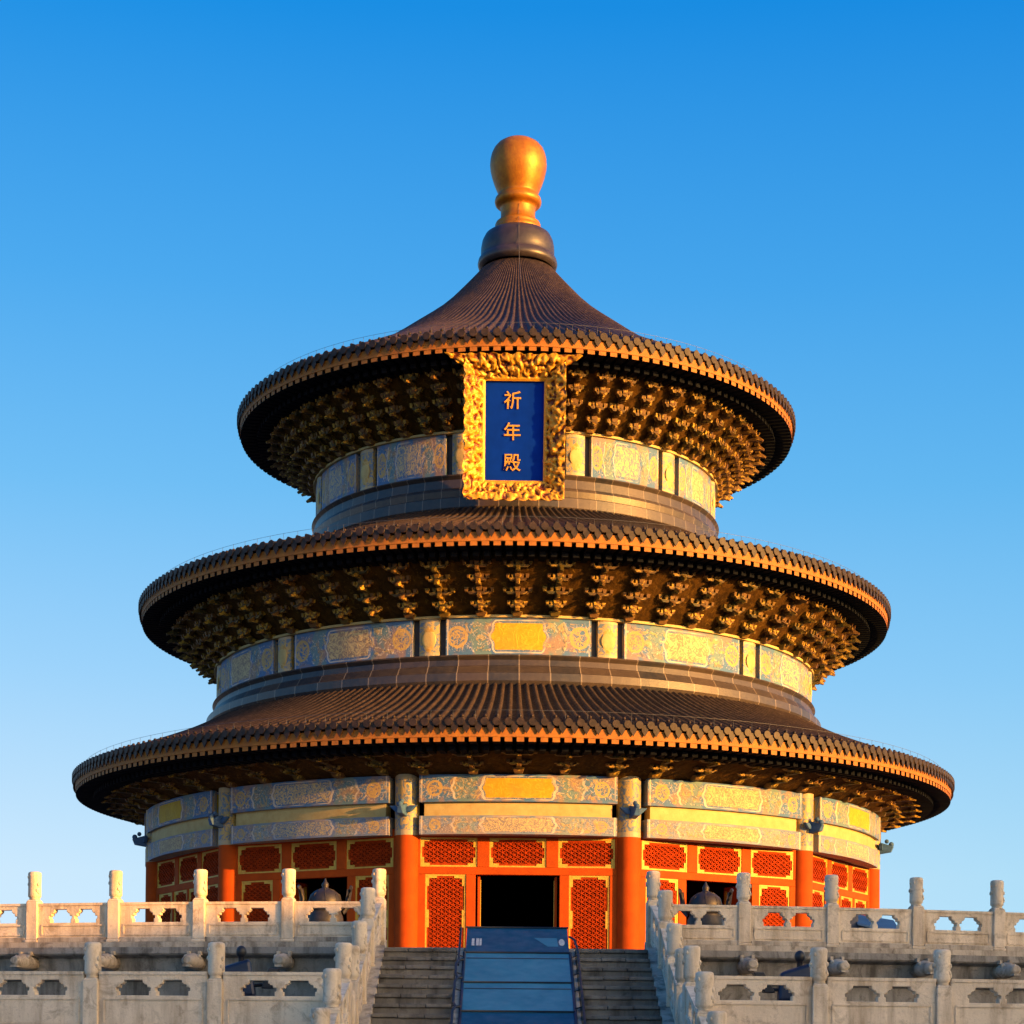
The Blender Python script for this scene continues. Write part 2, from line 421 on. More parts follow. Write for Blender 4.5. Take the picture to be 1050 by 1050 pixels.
def pol(r, th, z): return (r * sin(th), -r * cos(th), z)
def smoothprof(pts, n):
    """Catmull-Rom through (r,z) control points"""
    out = []; P = [pts[0]] + list(pts) + [pts[-1]]
    segs = len(pts) - 1
    for k in range(n + 1):
        t = k / n * segs; i = min(int(t), segs - 1); f = t - i
        p0, p1, p2, p3 = P[i], P[i + 1], P[i + 2], P[i + 3]
        out.append(tuple(0.5 * (2 * p1[a] + (p2[a] - p0[a]) * f + (2 * p0[a] - 5 * p1[a] + 4 * p2[a] - p3[a]) * f * f
                                + (3 * p1[a] - p0[a] - 3 * p2[a] + p3[a]) * f ** 3) for a in (0, 1)))
    return out

def tag(o, label, cat, group=None, kind=None):
    if label: o['label'] = label
    if cat: o['category'] = cat
    if group: o['group'] = group
    if kind: o['kind'] = kind
    return o
def thing(name, label, cat, loc=(0, 0, 0), rotz=0.0, group=None):
    o = bpy.data.objects.new(name, None); COL.objects.link(o)
    o.location = loc; o.rotation_euler = (0, 0, rotz); o.empty_display_size = 0.3
    return tag(o, label, cat, group)
def copy_of(o, parent=None, loc=None, rot=None):
    c = o.copy(); COL.objects.link(c)
    c.parent = parent
    if loc is not None: c.location = loc
    if rot is not None: c.rotation_euler = (0, 0, rot)
    for ch in o.children: copy_of(ch, c)
    return c
def struct(o): o['kind'] = 'structure'; return o

# ------------------------------------------------------------------ ground and terraces
GZ = -3.4
g = MB()
g.grid(lambda u, v: ((u - 0.5) * 5000, (v - 0.5) * 5000, GZ), 8, 8, 0, False)
struct(g.build("ground", "earth"))
g = MB(); g.box((0, -120, -2.5), (24, 156, 1.7))
struct(g.build("avenue", "paving"))

DECK1, DECK2, DECK3 = 1.76, 0.20, -1.45
R1, R2, R3 = 30.25, 36.95, 43.5
def sumeru(r, zt, zb):
    """terrace edge: slab, neck, mouldings, foot"""
    h = zt - zb
    return [(0.0, zt), (r - 0.6, zt), (r, zt), (r, zt - 0.11), (r - 0.03, zt - 0.14), (r - 0.12, zt - 0.16), (r - 0.20, zt - 0.19),
            (r - 0.24, zt - 0.42), (r - 0.12, zt - 0.44), (r - 0.10, zt - 0.52), (r - 0.16, zt - 0.55), (r - 0.30, zt - 0.60), (r - 0.30, zb + 0.42),
            (r - 0.22, zb + 0.36), (r - 0.16, zb + 0.30), (r - 0.16, zb + 0.14), (r - 0.05, zb + 0.12), (r - 0.05, zb)]
def spout_mesh():
    m = MB()
    # carved animal head that throws rain water off the terrace, pointing to -y
    def ring(y, w, h, zc): return [(w * sin(a) * (1 if abs(cos(a)) < .9 else .9), y, zc + h * cos(a)) for a in [2 * pi * k / 10 for k in range(10)]]
    secs = [(0.25, 0.13, 0.13, 0), (-0.05, 0.13, 0.13, 0), (-0.16, 0.16, 0.15, 0.01), (-0.30, 0.15, 0.14, 0.01), (-0.42, 0.11, 0.11, 0.0), (-0.50, 0.115, 0.09, 0.015), (-0.55, 0.07, 0.055, 0.03)]
    n = len(m.v)
    for sec in secs: m.v += [Vector(p) for p in ring(*sec)]
    for i in range(len(secs) - 1):
        for k in range(10):
            m.face([n + i * 10 + k, n + i * 10 + (k + 1) % 10, n + (i + 1) * 10 + (k + 1) % 10, n + (i + 1) * 10 + k], 0, True)
    m.face([n + (len(secs) - 1) * 10 + k for k in range(10)]); m.face([n + k for k in range(10)][::-1])
    for sx in (-1, 1):
        m.sphere((sx * 0.115, -0.27, 0.09), 0.045, 8, 5)              # eyes
        m.box((sx * 0.10, -0.13, 0.16), (0.05, 0.14, 0.07))            # ears
    m.box((0, -0.50, -0.075), (0.13, 0.14, 0.035))                     # lower jaw
    return m

TH1 = [math.asin(2.38 / 30.0) + k * 1.6 / 30.0 for k in range(9)]
TH2 = [math.asin(2.42 / 36.6) + k * 1.8 / 36.6 for k in range(7)]

upper = thing("stone_terrace", "upper round marble terrace tier with dragon head spouts right under the hall", "terrace", (0, 0, DECK2))
m = MB(); m.lathe(sumeru(R1, DECK1 - DECK2, 0.0), 240, 0, False)
m.build("terrace_wall", "terrace_stone", upper)
m = MB(); m.hexa([(-2.55, -31.3, 0), (2.55, -31.3, 0), (2.55, -29.6, 0), (-2.55, -29.6, 0), (-2.55, -31.3, 1.47), (2.55, -31.3, 1.47), (2.55, -29.6, 1.47), (-2.55, -29.6, 1.47)])
m.build("stair_landing", "step_stone", upper)
m = MB(); m.lathe([(29.6, DECK1 - DECK2 + .004), (0, DECK1 - DECK2 + .004)], 160, 0, False); m.build("deck_paving", "paving", upper)
sp0 = None
for sgn in (-1, 1):
    for th in TH1[1:]:
        if sp0 is None:
            o = sp0 = spout_mesh().build("dragon_spout", "marble_worn", upper, fix=True)
        else: o = copy_of(sp0, upper)
        o.location = pol(R1 - 0.12, sgn * th, DECK1 - DECK2 - 0.27); o.rotation_euler = (0, 0, sgn * th)

lower = thing("stone_terrace", "second marble terrace tier in front of and below the upper one", "terrace", (0, 0, DECK3))
m = MB(); m.lathe(sumeru(R2, DECK2 - DECK3, 0.0), 240, 0, False)
m.build("terrace_wall", "terrace_stone", lower)
m = MB(); m.hexa([(-2.6, -38.0, 0), (2.6, -38.0, 0), (2.6, -36.3, 0), (-2.6, -36.3, 0), (-2.6, -38.0, 1.46), (2.6, -38.0, 1.46), (2.6, -36.3, 1.46), (-2.6, -36.3, 1.46)])
m.build("stair_landing", "step_stone", lower)
m = MB(); m.lathe([(36.3, DECK2 - DECK3 + .004), (29.0, DECK2 - DECK3 + .004)], 160, 0, False); m.build("deck_paving", "paving", lower)
for sgn in (-1, 1):
    for th in TH2[1:]:
        o = copy_of(sp0, lower); o.location = pol(R2 - 0.12, sgn * th, DECK2 - DECK3 - 0.27); o.rotation_euler = (0, 0, sgn * th)
m = MB(); m.lathe(sumeru(R3, DECK3 - GZ, 0.0), 240, 0, False)
struct(m.build("terrace_ground", "marble_worn", None, (0, 0, GZ)))

# ------------------------------------------------------------------ stairs
def stairs(label, y0, z0, z1, n, tread, half, cover):
    t = thing("stone_stairs", label, "stairs", (0, y0 - n * tread, z1))
    rise = (z0 - z1) / n
    runs = ((-half, -0.98), (0.98, half)) if cover else ((-half, -0.98), (0.98, half))
    for a, b in runs:
        m = MB()
        for k in range(n):
            yk = (n - k) * tread                     # local: back of step k
            zt = (n - k) * rise - rise * 0
            jit = random.uniform(-0.006, 0.006)
            # body and nosing slab
            m.box(((a + b) / 2, yk - tread / 2 - 0.0, (zt - 0.062) / 2), (b - a, tread, max(zt - 0.062, 0.02)))
            w = (b - a) / 3
            for q in range(3):
                m.box((a + w * (q + 0.5), yk - tread / 2 - 0.017, zt - 0.03 + random.uniform(-0.007, 0.004)), (w - 0.008, tread + 0.035 + random.uniform(-.012, .012), 0.058))
        m.build("steps", "step_stone", t, bevel=0.012)
    for sx in (-1, 1):
        for xa, xb, up in ((half, half + 0.34, 0.07), (0.86, 0.975, 0.03)):
            m = MB(); x0, x1 = sorted((sx * xa, sx * xb)); L = n * tread; H = n * rise
            m.hexa([(x0, -0.15, 0), (x1, -0.15, 0), (x1, L, 0), (x0, L, 0),
                    (x0, -0.15, up), (x1, -0.15, up), (x1, L, H + up), (x0, L, H + up)])
            m.build("sloping_curb", "marble_worn", t, bevel=0.02)
    m = MB(); L = n * tread; H = n * rise
    m.hexa([(-0.86, 0, 0), (0.86, 0, 0), (0.86, L, 0), (-0.86, L, 0), (-0.86, 0, 0.02), (0.86, 0, 0.02), (0.86, L, H), (-0.86, L, H)])
    m.build("carved_slab", "marble_worn", t)
    return t
stairs("upper flight of worn grey stone steps leading up to the hall door", -31.3, 1.67, DECK2 + 0.004, 9, 0.41, 2.17, True)
stairs("lower flight of stone steps below the second terrace", -38.0, 0.01, DECK3 + 0.004, 9, 0.41, 2.17, False)

# ------------------------------------------------------------------ balustrades
def flat_shape(name, outer, holes, depth, mat, bev=0.012):
    """2D outline with holes, extruded; x across, z up, y depth"""
    cu = bpy.data.curves.new(name, 'CURVE'); cu.dimensions = '2D'; cu.fill_mode = 'BOTH'; cu.extrude = depth / 2 - bev; cu.bevel_depth = bev; cu.bevel_resolution = 1; cu.offset = -bev
    for pts in [outer] + holes:
        sp = cu.splines.new('POLY'); sp.points.add(len(pts) - 1); sp.use_cyclic_u = True
        for p, q in zip(sp.points, pts): p.co = (q[0], q[1], 0, 1)
    o = bpy.data.objects.new(name, cu); COL.objects.link(o)
    dg = bpy.context.evaluated_depsgraph_get(); dg.update()
    me = bpy.data.meshes.new_from_object(o.evaluated_get(dg))
    bpy.data.objects.remove(o); bpy.data.curves.remove(cu)
    me.transform(Matrix.Rotation(radians(90), 4, 'X'))
    me.materials.clear(); me.materials.append(MAT[mat])
    for p in me.polygons: p.use_smooth = False
    return me

CLOUD = [(0, 0), (1, 0), (1, .27), (1.05, .29), (1.06, .47), (.985, .54), (.955, .50), (.94, .66), (.90, .72), (.86, .70), (.84, .78), (.80, .80), (.79, .97), (.21, .97), (.20, .80), (.16, .78), (.14, .70), (.10, .72), (.06, .66), (.045, .50), (.015, .54), (-.06, .47), (-.05, .29), (0, .27)]
def panel_mesh(L, H, nholes=2):
    """marble panel: handrail, two cloud-topped openings with a vase baluster between, solid slab with sunk field"""
    hb, ht = (0.50 if H < 0.75 else 0.61) * H, (0.84 if H < 0.75 else 0.86) * H
    w = 0.285 * L; gap = 0.075 * L
    holes = []
    for cx in ((-(w + gap) / 2, (w + gap) / 2) if nholes == 2 else (0,)):
        q = [(cx + (a - 0.5) * w, hb + b * (ht - hb) / 0.97) for a, b in CLOUD]
        holes.append(q)
    me = flat_shape("panel", [(-L / 2, 0), (L / 2, 0), (L / 2, H), (-L / 2, H)], holes, 0.13, "marble")
    bm = bmesh.new(); bm.from_mesh(me)                 # raised border round the slab, ledge under the openings, roll along the handrail
    zb, zt, xm = 0.13, hb - 0.045, L / 2 - 0.075
    strips = [(0, zb, 2 * xm, .022), (0, zt, 2 * xm, .030), (-xm, (zb + zt) / 2, .022, zt - zb - .03), (xm, (zb + zt) / 2, .022, zt - zb - .03), (0, H - .022, L - .01, .045)]
    for sy in (-1, 1):
        for cx, cz, wx, wz in strips:
            bmesh.ops.create_cube(bm, size=1.0, matrix=Matrix.Translation((cx, sy * 0.068, cz)) @ Matrix.Diagonal((wx, 0.026, wz, 1)))
    bm.to_mesh(me); bm.free(); me.update()
    return me

def post_body(w, hbox):
    m = MB()
    h = w / 2
    for (z0, z1, a, b) in ((0, 0.05, h + 0.012, h + 0.012), (0.05, hbox - 0.04, h, h), (hbox - 0.04, hbox, h, h - 0.03)):
        m.hexa([(-a, -a, z0), (a, -a, z0), (a, a, z0), (-a, a, z0), (-b, -b, z1), (b, -b, z1), (b, b, z1), (-b, b, z1)])
    return m
def post_cap(r, h):
    m = MB()
    m.lathe([(r * 0.80, 0), (r * 0.80, 0.035), (r * 0.98, 0.05), (r * 1.0, 0.09), (r * 0.97, h * 0.5), (r * 1.0, h * 0.8), (r * 1.02, h - 0.05), (r * 0.96, h - 0.015), (r * 0.72, h), (0.0, h + 0.004)], 20)
    # low relief of coiling clouds around the cap
    for k in range(14):
        a = random.uniform(0, 2 * pi); z = random.uniform(0.13, h - 0.08)
        m.sphere((r * 0.97 * sin(a), -r * 0.97 * cos(a), z), random.uniform(0.018, 0.030), 6, 4, 0, (1, 1, 1.5))
    return m
PW = 0.225
caps = []
def add_post(t, loc, rot, proto):
    b = post_body(PW, 0.775).build("post", "marble", t, loc, rot, bevel=0.014) if proto is None else copy_of(proto, t, loc, rot)
    if proto is None: post_cap(0.118, 0.50).build("post_cap", "marble", b, (0, 0, 0.775))
    return b
post0 = None
def run(label, R, ths, deck, hrail, lens, lift=0.0, group="marble balustrades"):
    """a balustrade along a terrace edge"""
    global post0
    mid = pol(R, sum(ths) / len(ths), deck)
    t = thing("balustrade", label, "balustrade", mid, 0, group)
    o = Vector(mid)
    if lift:
        m = MB(); m.arc_slab(R - 0.16, R + 0.16, deck - o.z, deck - o.z + lift, ths[0] - .004, ths[-1] + .004, 40)
        q = m.build("curb", "marble_worn", t, (-o.x, -o.y, 0), 0, bevel=0.012)
        deck += lift
    for th in ths:
        p = Vector(pol(R, th, deck)) - o
        b = add_post(t, p, th, post0)
        if post0 is None: post0 = b
    pm = None
    for a, b in zip(ths, ths[1:]):
        pa, pb = Vector(pol(R, a, deck)), Vector(pol(R, b, deck)); c = (pa + pb) / 2 - o
        L = (pb - pa).length - PW + 0.01
        if pm is None: pm = panel_mesh(L, hrail)
        q = bpy.data.objects.new("panel", pm); COL.objects.link(q); q.parent = t; q.location = c + Vector((0, 0, 0.002)); q.rotation_euler = (0, 0, (a + b) / 2)
        m = MB(); m.box((0, 0, 0.045), (L - 0.02, 0.22, 0.09)); m.build("base_stone", "marble_worn", t, c, (a + b) / 2, bevel=0.012)
    return t
HR1, HR2 = 0.70, 0.86
run("sunlit marble balustrade on the upper terrace edge left of the stairs", 30.0, [-a for a in TH1][::-1], DECK1, HR1, 1.6, 0.10)
run("shaded marble balustrade on the upper terrace edge right of the stairs", 30.0, TH1, DECK1, HR1, 1.6, 0.10)
run("nearer lower marble balustrade left of the stairs, cut by the picture's bottom edge", 36.6, [-a for a in TH2][::-1], DECK2, HR2, 1.8)
run("nearer lower marble balustrade right of the stairs, cut by the picture's bottom edge", 36.6, TH2, DECK2, HR2, 1.8)

def stair_rail(label, sx, pts, hrail):
    """pts: (y, z) of posts, top to bottom; the first is where the terrace corner post stands"""
    x = sx * 2.40
    t = thing("stair_balustrade", label, "balustrade", (x, pts[-1][0], pts[-1][1]), 0, "marble stair railings")
    o = Vector(t.location)
    for y, z in pts[1:]:
        add_post(t, Vector((x, y, z)) - o, 0, post0)
    for (ya, za), (yb, zb) in zip(pts, pts[1:]):
        L = abs(yb - ya) - PW + 0.03
        me = panel_mesh(L, hrail)
        k = (za - zb) / (ya - yb)
        for v in me.vertices:                       # shear to the stair slope, run along y
            xx, yy, zz = v.co; v.co = (yy, xx, zz + xx * k)
        me.update()
        bm = bmesh.new(); bm.from_mesh(me); bmesh.ops.recalc_face_normals(bm, faces=bm.faces[:]); bm.to_mesh(me); bm.free()
        q = bpy.data.objects.new("panel", me); COL.objects.link(q); q.parent = t
        q.location = Vector((x, (ya + yb) / 2, (za + zb) / 2 + 0.02)) - o
    y, z = pts[-1]
    m = MB(); m.lathe([(0, -0.09), (0.26, -0.09), (0.30, -0.05), (0.30, 0.05), (0.26, 0.09), (0, 0.09)], 20)
    q = m.build("drum_stone", "marble", t, Vector((x, y - 0.40, z + 0.33)) - o); q.rotation_euler = (0, radians(90), 0)
    return t
f1 = [(-29.92, 1.86), (-32.25, 1.33), (-33.95, 0.68), (-35.45, 0.22)]
f2 = [(-36.55, 0.20), (-38.45, -0.24), (-39.95, -0.78), (-41.5, -1.42)]
stair_rail("stepped marble railing down the left side of the upper stairs", -1, f1, 0.68)
stair_rail("stepped marble railing down the right side of the upper stairs", 1, f1, 0.68)
stair_rail("nearest marble stair railing at the lower left of the stairs", -1, f2, 0.72)
stair_rail("nearest marble stair railing at the lower right of the stairs", 1, f2, 0.72)

# ------------------------------------------------------------------ blue sheeted cover over the carved slab of the stairs
def ramp_cover():
    t = thing("stair_cover", "blue sheeted sloping cover with dark side rails in the middle of the stairs", "ramp", (0.02, -35.3, DECK2))
    o = Vector(t.location)
    hw = 0.85
    def P(d, dx=0.0, up=0.0): return Vector((0.02 + dx, -63 + d, 1.79 - 0.4 * (31.7 - d) + up)) - o
    cuts = [32.42, 31.2, 29.86, 28.66, 27.75]
    for k, (a, b) in enumerate(zip(cuts, cuts[1:])):
        m = MB(); a_ = a - (0.012 if k else 0)
        m.hexa([P(b, -hw, -.03), P(b, hw, -.03), P(a_, hw, -.03), P(a_, -hw, -.03), P(b, -hw), P(b, hw), P(a_, hw), P(a_, -hw)])
        q = m.build("panel", "deep_blue_sheet" if k in (0, 3) else "blue_sheet", t)
        if k in (0, 3): q['label'] = "deep blue end panel" 
    for k, a in enumerate(cuts):
        m = MB(); m.tube([P(a, -hw - .02, .014), P(a, hw + .02, .014)], 0.016, 6); m.build("crossbar", "black_metal", t)
        if 0 < k < 3:
            m = MB(); m.hexa([P(a - .26, -hw + .02, .003), P(a - .26, hw - .02, .003), P(a - .24, hw - .02, .003), P(a - .24, -hw + .02, .003),
                              P(a - .26, -hw + .02, .010), P(a - .26, hw - .02, .010), P(a - .24, hw - .02, .010), P(a - .24, -hw + .02, .010)])
            m.build("seam_or_shadow", "dark_blue_metal", t)  # dark strip drawn for the shadow line of the overlap below the bar
    for sx in (-1, 1):
        m = MB(); m.tube([P(31.25, sx * (hw + .015), -.01), P(27.7, sx * (hw + .015), -.01)], 0.028, 8); m.build("side_beam", "dark_blue_metal", t)
        m = MB()
        if sx > 0:
            m.tube([P(31.9, hw + .02, .04), P(31.7, hw + .10, .06), P(31.2, hw + .14, .06), P(27.7, hw + .14, .06)], 0.020, 8)
        else:
            m.tube([P(32.3, -hw - .10, .05), P(31.0, -hw - .10, .05), P(30.5, -hw - .10, .05)], 0.018, 8)
            for a, b in ((30.75, 29.95), (29.95, 28.75), (28.75, 27.7)):
                m.tube([P(a, -hw - .03, .05), P(a - .12, -hw - .10, .08), P(a - .25, -hw - .13, .08), P(b + .15, -hw - .13, .06), P(b, -hw - .09, .04)], 0.022, 8)
        m.build("side_rail", "black_metal", t)
        for d in (31.0, 30.2, 29.5, 28.8, 28.1):
            m = MB(); m.tube([P(d, sx * hw, 0.0), P(d - .05, sx * (hw + .13), .06)], 0.012, 6); m.build("rung", "black_metal", t)
        for d in (32.2, 31.5):
            p = P(d, sx * (hw - .03), -.03); m = MB(); zb = (DECK1 - .19 if d > 31.7 else 1.5) - DECK2
            m.tube([p, Vector((p.x, p.y, zb))], 0.022, 6); m.build("leg", "black_metal", t)
    # small pale stickers on the top panel
    m = MB()
    for x0, w in ((-.76, .045), (-.685, .045), (-.63, .035)):
        m.hexa([P(31.55, x0, .004), P(31.55, x0 + w, .004), P(31.88, x0 + w, .004), P(31.88, x0, .004), P(31.55, x0, .007), P(31.55, x0 + w, .007), P(31.88, x0 + w, .007), P(31.88, x0, .007)])
    m.build("sticker", "pale_mark", t)
    m = MB(); n = 14
    for up in (.004, .007): m.v += [P(31.72 + .16 * sin(2 * pi * k / n), .74 + .05 * cos(2 * pi * k / n), up) for k in range(n)]
    m.face(list(range(n, 2 * n)))
    for k in range(n): m.face([k, (k + 1) % n, n + (k + 1) % n, n + k])
    m.build("sticker", "pale_mark", t)
    m = MB(); q = [(31.93, .28), (31.93, .66), (31.52, .68), (31.52, .50)]
    for up in (.003, .005): m.v += [P(d, x, up) for d, x in q]
    m.face([4, 5, 6, 7])
    m.build("sticker", "blue_sheet", t)
ramp_cover()

# ------------------------------------------------------------------ the hall
FLOOR = 2.28
HZ = DECK1
hall = thing("temple_hall", "round hall with three tiers of dark blue tiled roofs and a golden finial", "temple", (0, 0, HZ), radians(0.6))
def part(mb, name, mats, parent=None, rot=0.0, bevel=0.0, fix=False):
    o = mb.build(name, mats, parent if parent else hall, (0, 0, 0 if parent else -HZ), rot, bevel, fix); return o
def wrap(t): return (t + pi) % (2 * pi) - pi
BAYS = [wrap(k * pi / 6) for k in range(12)]
COLS = [wrap((k + 0.5) * pi / 6) for k in range(12)]

m = MB(); m.lathe([(13.0, HZ - 0.02), (13.0, FLOOR - 0.12), (13.05, FLOOR - 0.10), (13.05, FLOOR), (0, FLOOR)], 144, 0, False)
part(m, "plinth", "marble_worn")
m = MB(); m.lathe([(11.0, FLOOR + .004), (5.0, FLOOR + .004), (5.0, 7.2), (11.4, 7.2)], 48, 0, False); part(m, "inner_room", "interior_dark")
m = MB(); m.lathe([(11.15, FLOOR), (11.15, 7.3)], 96, 0, False, (0, 0, 0), radians(106), radians(254)); part(m, "back_wall", "red_lacquer")

# --- columns
def column():
    m = MB(); Rc = 11.62
    m.lathe([(0.46, FLOOR + .003), (0.46, FLOOR + 0.10), (0.36, FLOOR + 0.16), (0.335, FLOOR + 0.17)], 24, 1, True, (0, -Rc, 0))
    m.lathe([(0.335, FLOOR + 0.17), (0.335, 5.0), (0.33, 5.80)], 24, 0, True, (0, -Rc, 0))
    return m
def column_top():
    m = MB(); m.lathe([(0.338, 5.80), (0.338, 7.44)], 24, 0, True, (0, -11.62, 0)); return m
def beam_end():
    """carved beam end that juts out of the column"""
    m = MB()
    for sx in (-1, 1):
        m.hexa([(sx * .10 - .1, -12.05, 6.40), (sx * .10 + .1, -12.05, 6.40), (sx * .10 + .1, -11.93, 6.40), (sx * .10 - .1, -11.93, 6.40), (sx * .30 - .1, -12.05, 6.58), (sx * .30 + .1, -12.05, 6.58), (sx * .30 + .1, -11.93, 6.58), (sx * .30 - .1, -11.93, 6.58)])
    m.hexa([(-.09, -12.30, 6.34), (.09, -12.30, 6.34), (.10, -11.9, 6.28), (-.10, -11.9, 6.28), (-.06, -12.38, 6.52), (.06, -12.38, 6.52), (.10, -11.9, 6.66), (-.10, -11.9, 6.66)])
    m.sphere((0, -12.30, 6.58), 0.085, 10, 6); m.sphere((0, -12.16, 6.68), 0.07, 10, 6)
    return m
c0 = None
for th in COLS:
    if c0 is None:
        c0 = part(column(), "column", ["red_lacquer", "marble_worn"], None, th)
        part(column_top(), "painted_column_top", "painted_head", c0); part(beam_end(), "beam_end", "painted_blue", c0, bevel=0.02)
    else: copy_of(c0, hall, None, th)

# --- painted beams above the wall, bay by bay
def beamset(th, k):
    hw = radians(15) - 0.036
    front = abs(th) < 0.01
    m = MB(); m.arc_slab(11.45, 11.96, 6.67, 7.40, -hw, hw, 16); part(m, "painted_beam", "painted_upper_gold" if front or abs(abs(th) - pi / 3) < .1 else "painted_upper", None, th, bevel=0.03)
    m = MB(); m.arc_slab(11.45, 11.84, 6.30, 6.67, -hw + .01, hw - .01, 16); part(m, "gilded_board", "board_gold", None, th)
    m = MB(); m.arc_slab(11.42, 11.93, 5.80, 6.30, -hw, hw, 16); part(m, "painted_beam", "painted_lower", None, th, bevel=0.03)
for k, th in enumerate(BAYS): beamset(th, k)

# --- window and door bays
WY = -11.30
def lattice(w, h, depth=0.05, pitch=0.104):
    """carved lattice leaf: gilded corner frame round a dense diagonal fretwork"""
    m = MB()
    m.box((0, 0.03, 0), (w, 0.03, h), 2)
    fw = 0.042
    for sx in (-1, 1): m.box((sx * (w / 2 - fw / 2), -0.02, 0), (fw, 0.07, h), 1)
    for sz in (-1, 1): m.box((0, -0.02, sz * (h / 2 - fw / 2)), (w - 2 * fw, 0.07, fw), 1)
    iw, ih = w - 2 * fw, h - 2 * fw
    # red inner frame, gilded angle pieces and clasps
    g = 0.058; L = min(0.27, h * 0.27, w * .25)
    for sx in (-1, 1): m.box((sx * (iw / 2 - g / 2), -0.005, 0), (g, 0.05, ih), 0)
    for sz in (-1, 1): m.box((0, -0.005, sz * (ih / 2 - g / 2)), (iw - 2 * g, 0.05, g), 0)
    for sx in (-1, 1):
        for sz in (-1, 1):
            m.box((sx * (iw / 2 - L / 2), -0.022, sz * (ih / 2 - g / 2)), (L, 0.05, g), 1)
            m.box((sx * (iw / 2 - g / 2), -0.022, sz * (ih / 2 - g - (L - g) / 2)), (g, 0.05, L - g), 1)
    if h > 1.3:
        for sx in (-1, 1): m.box((sx * (iw / 2 - g / 2), -0.022, 0.0), (g, 0.05, 0.48), 1)
    else:
        for sx in (-1, 1): m.box((sx * (iw / 2 - g * .6), -0.022, 0.0), (g * 1.2, 0.05, 0.10), 0)
    X, Z = iw / 2 - g, ih / 2 - g
    def clip(p, d):
        t0, t1 = -9, 9
        for a in (0, 1):
            lim = (X, Z)[a]
            if abs(d[a]) < 1e-6:
                if abs(p[a]) > lim: return None
                continue
            s, e = sorted(((-lim - p[a]) / d[a], (lim - p[a]) / d[a])); t0, t1 = max(t0, s), min(t1, e)
        return (t0, t1) if t1 - t0 > 0.03 else None
    for ang, lvl in ((0, -0.002), (60, -0.012), (120, -0.022)):
        a = radians(ang); d = (sin(a), cos(a)); nrm = (cos(a), -sin(a))
        K = int(3 / pitch)
        for k in range(-K, K + 1):
            p = (nrm[0] * k * pitch, nrm[1] * k * pitch); c = clip(p, d)
            if not c: continue
            mid = (c[0] + c[1]) / 2; ln = c[1] - c[0]
            m.box((p[0] + d[0] * mid, lvl, p[1] + d[1] * mid), (0.028, 0.034, ln), 0, Matrix.Rotation(a, 3, 'Y'))
    # little bosses on the crossings
    for i in range(-30, 31):
        for j in range(-30, 31):
            x = i * pitch + 0.0; z = j * pitch * 1.1547 + (0.577 * pitch if i % 2 else 0)
            if abs(x) < X - .03 and abs(z) < Z - .03 and (i + j) % 2 == 0:
                m.box((x, -0.035, z), (0.045, 0.034, 0.045), 0, Matrix.Rotation(radians(45), 3, 'Y'))
    return m
LM = ["red_lattice", "trim_gold", "lattice_back"]
lat = {}
def put_lattice(parent, w, h, x, z, y=WY + 0.03):
    key = (w, h)
    if key not in lat: lat[key] = o = lattice(w, h).build("lattice_panel", LM, parent)
    else: o = copy_of(lat[key], parent)
    o.location = (x, y, z); return o
def wallbox(m, x0, x1, z0, z1, y0=WY - 0.05, y1=WY + 0.14): m.box(((x0 + x1) / 2, (y0 + y1) / 2, (z0 + z1) / 2), (x1 - x0, y1 - y0, z1 - z0))
UPX = (-1.87, 0.0, 1.87)
def bay(th, door):
    m = MB(); E = 2.92
    wallbox(m, -E, E, 5.76, 6.0)                                    # head rail
    wallbox(m, -E, E, 4.76, 4.965)                                  # middle rail
    for a, b in ((-E, -2.64), (-1.10, -0.77), (0.77, 1.10), (2.64, E)): wallbox(m, a, b, 4.965, 5.76)
    wallbox(m, -E, -2.50, FLOOR, 4.76); wallbox(m, 2.50, E, FLOOR, 4.76)
    if door:
        for s in (-1, 1):
            wallbox(m, *sorted((s * 1.40, s * 1.14)), FLOOR, 4.76)
            wallbox(m, *sorted((s * 1.40, s * 2.50)), FLOOR, 2.36)
        o = part(m, "door_bay", "red_lacquer", None, th, bevel=0.012)
    else:
        for a, b in ((-1.33, -1.17), (-0.08, 0.08), (1.17, 1.33)): wallbox(m, a, b, FLOOR, 4.76)
        wallbox(m, -2.5, 2.5, FLOOR, 3.0)
        o = part(m, "window_bay", "red_lacquer", None, th, bevel=0.012)
    for x in UPX: put_lattice(o, 1.535, 0.79, x, 5.3625)
    if door:
        for s in (-1, 1):
            put_lattice(o, 1.095, 2.395, s * 1.95, 3.56)
            # leaf swung into the hall
            lf = MB(); x = s * 1.08
            lf.box((0, 0, 0), (0.07, 1.05, 2.40), 0); lf.box((-s * 0.045, -0.45, 0), (0.02, 0.10, 2.2), 1); lf.box((-s * 0.045, 0.42, 0), (0.02, 0.10, 2.2), 1)
            d = lf.build("door_leaf", ["red_lacquer", "trim_gold"], o, (x, WY + 0.66, 3.53)); d.rotation_euler = (0, 0, -s * radians(4))
        mb = MB(); wallbox(mb, -1.14, 1.14, FLOOR + .002, FLOOR + 0.16); q = mb.build("threshold", "red_lacquer", o)
    else:
        for x in (-1.92, -0.625, 0.625, 1.92): put_lattice(o, 1.08, 1.755, x, 3.88)
    return o
for th in BAYS:
    if abs(th) < radians(95): bay(th, abs(th) < radians(40))

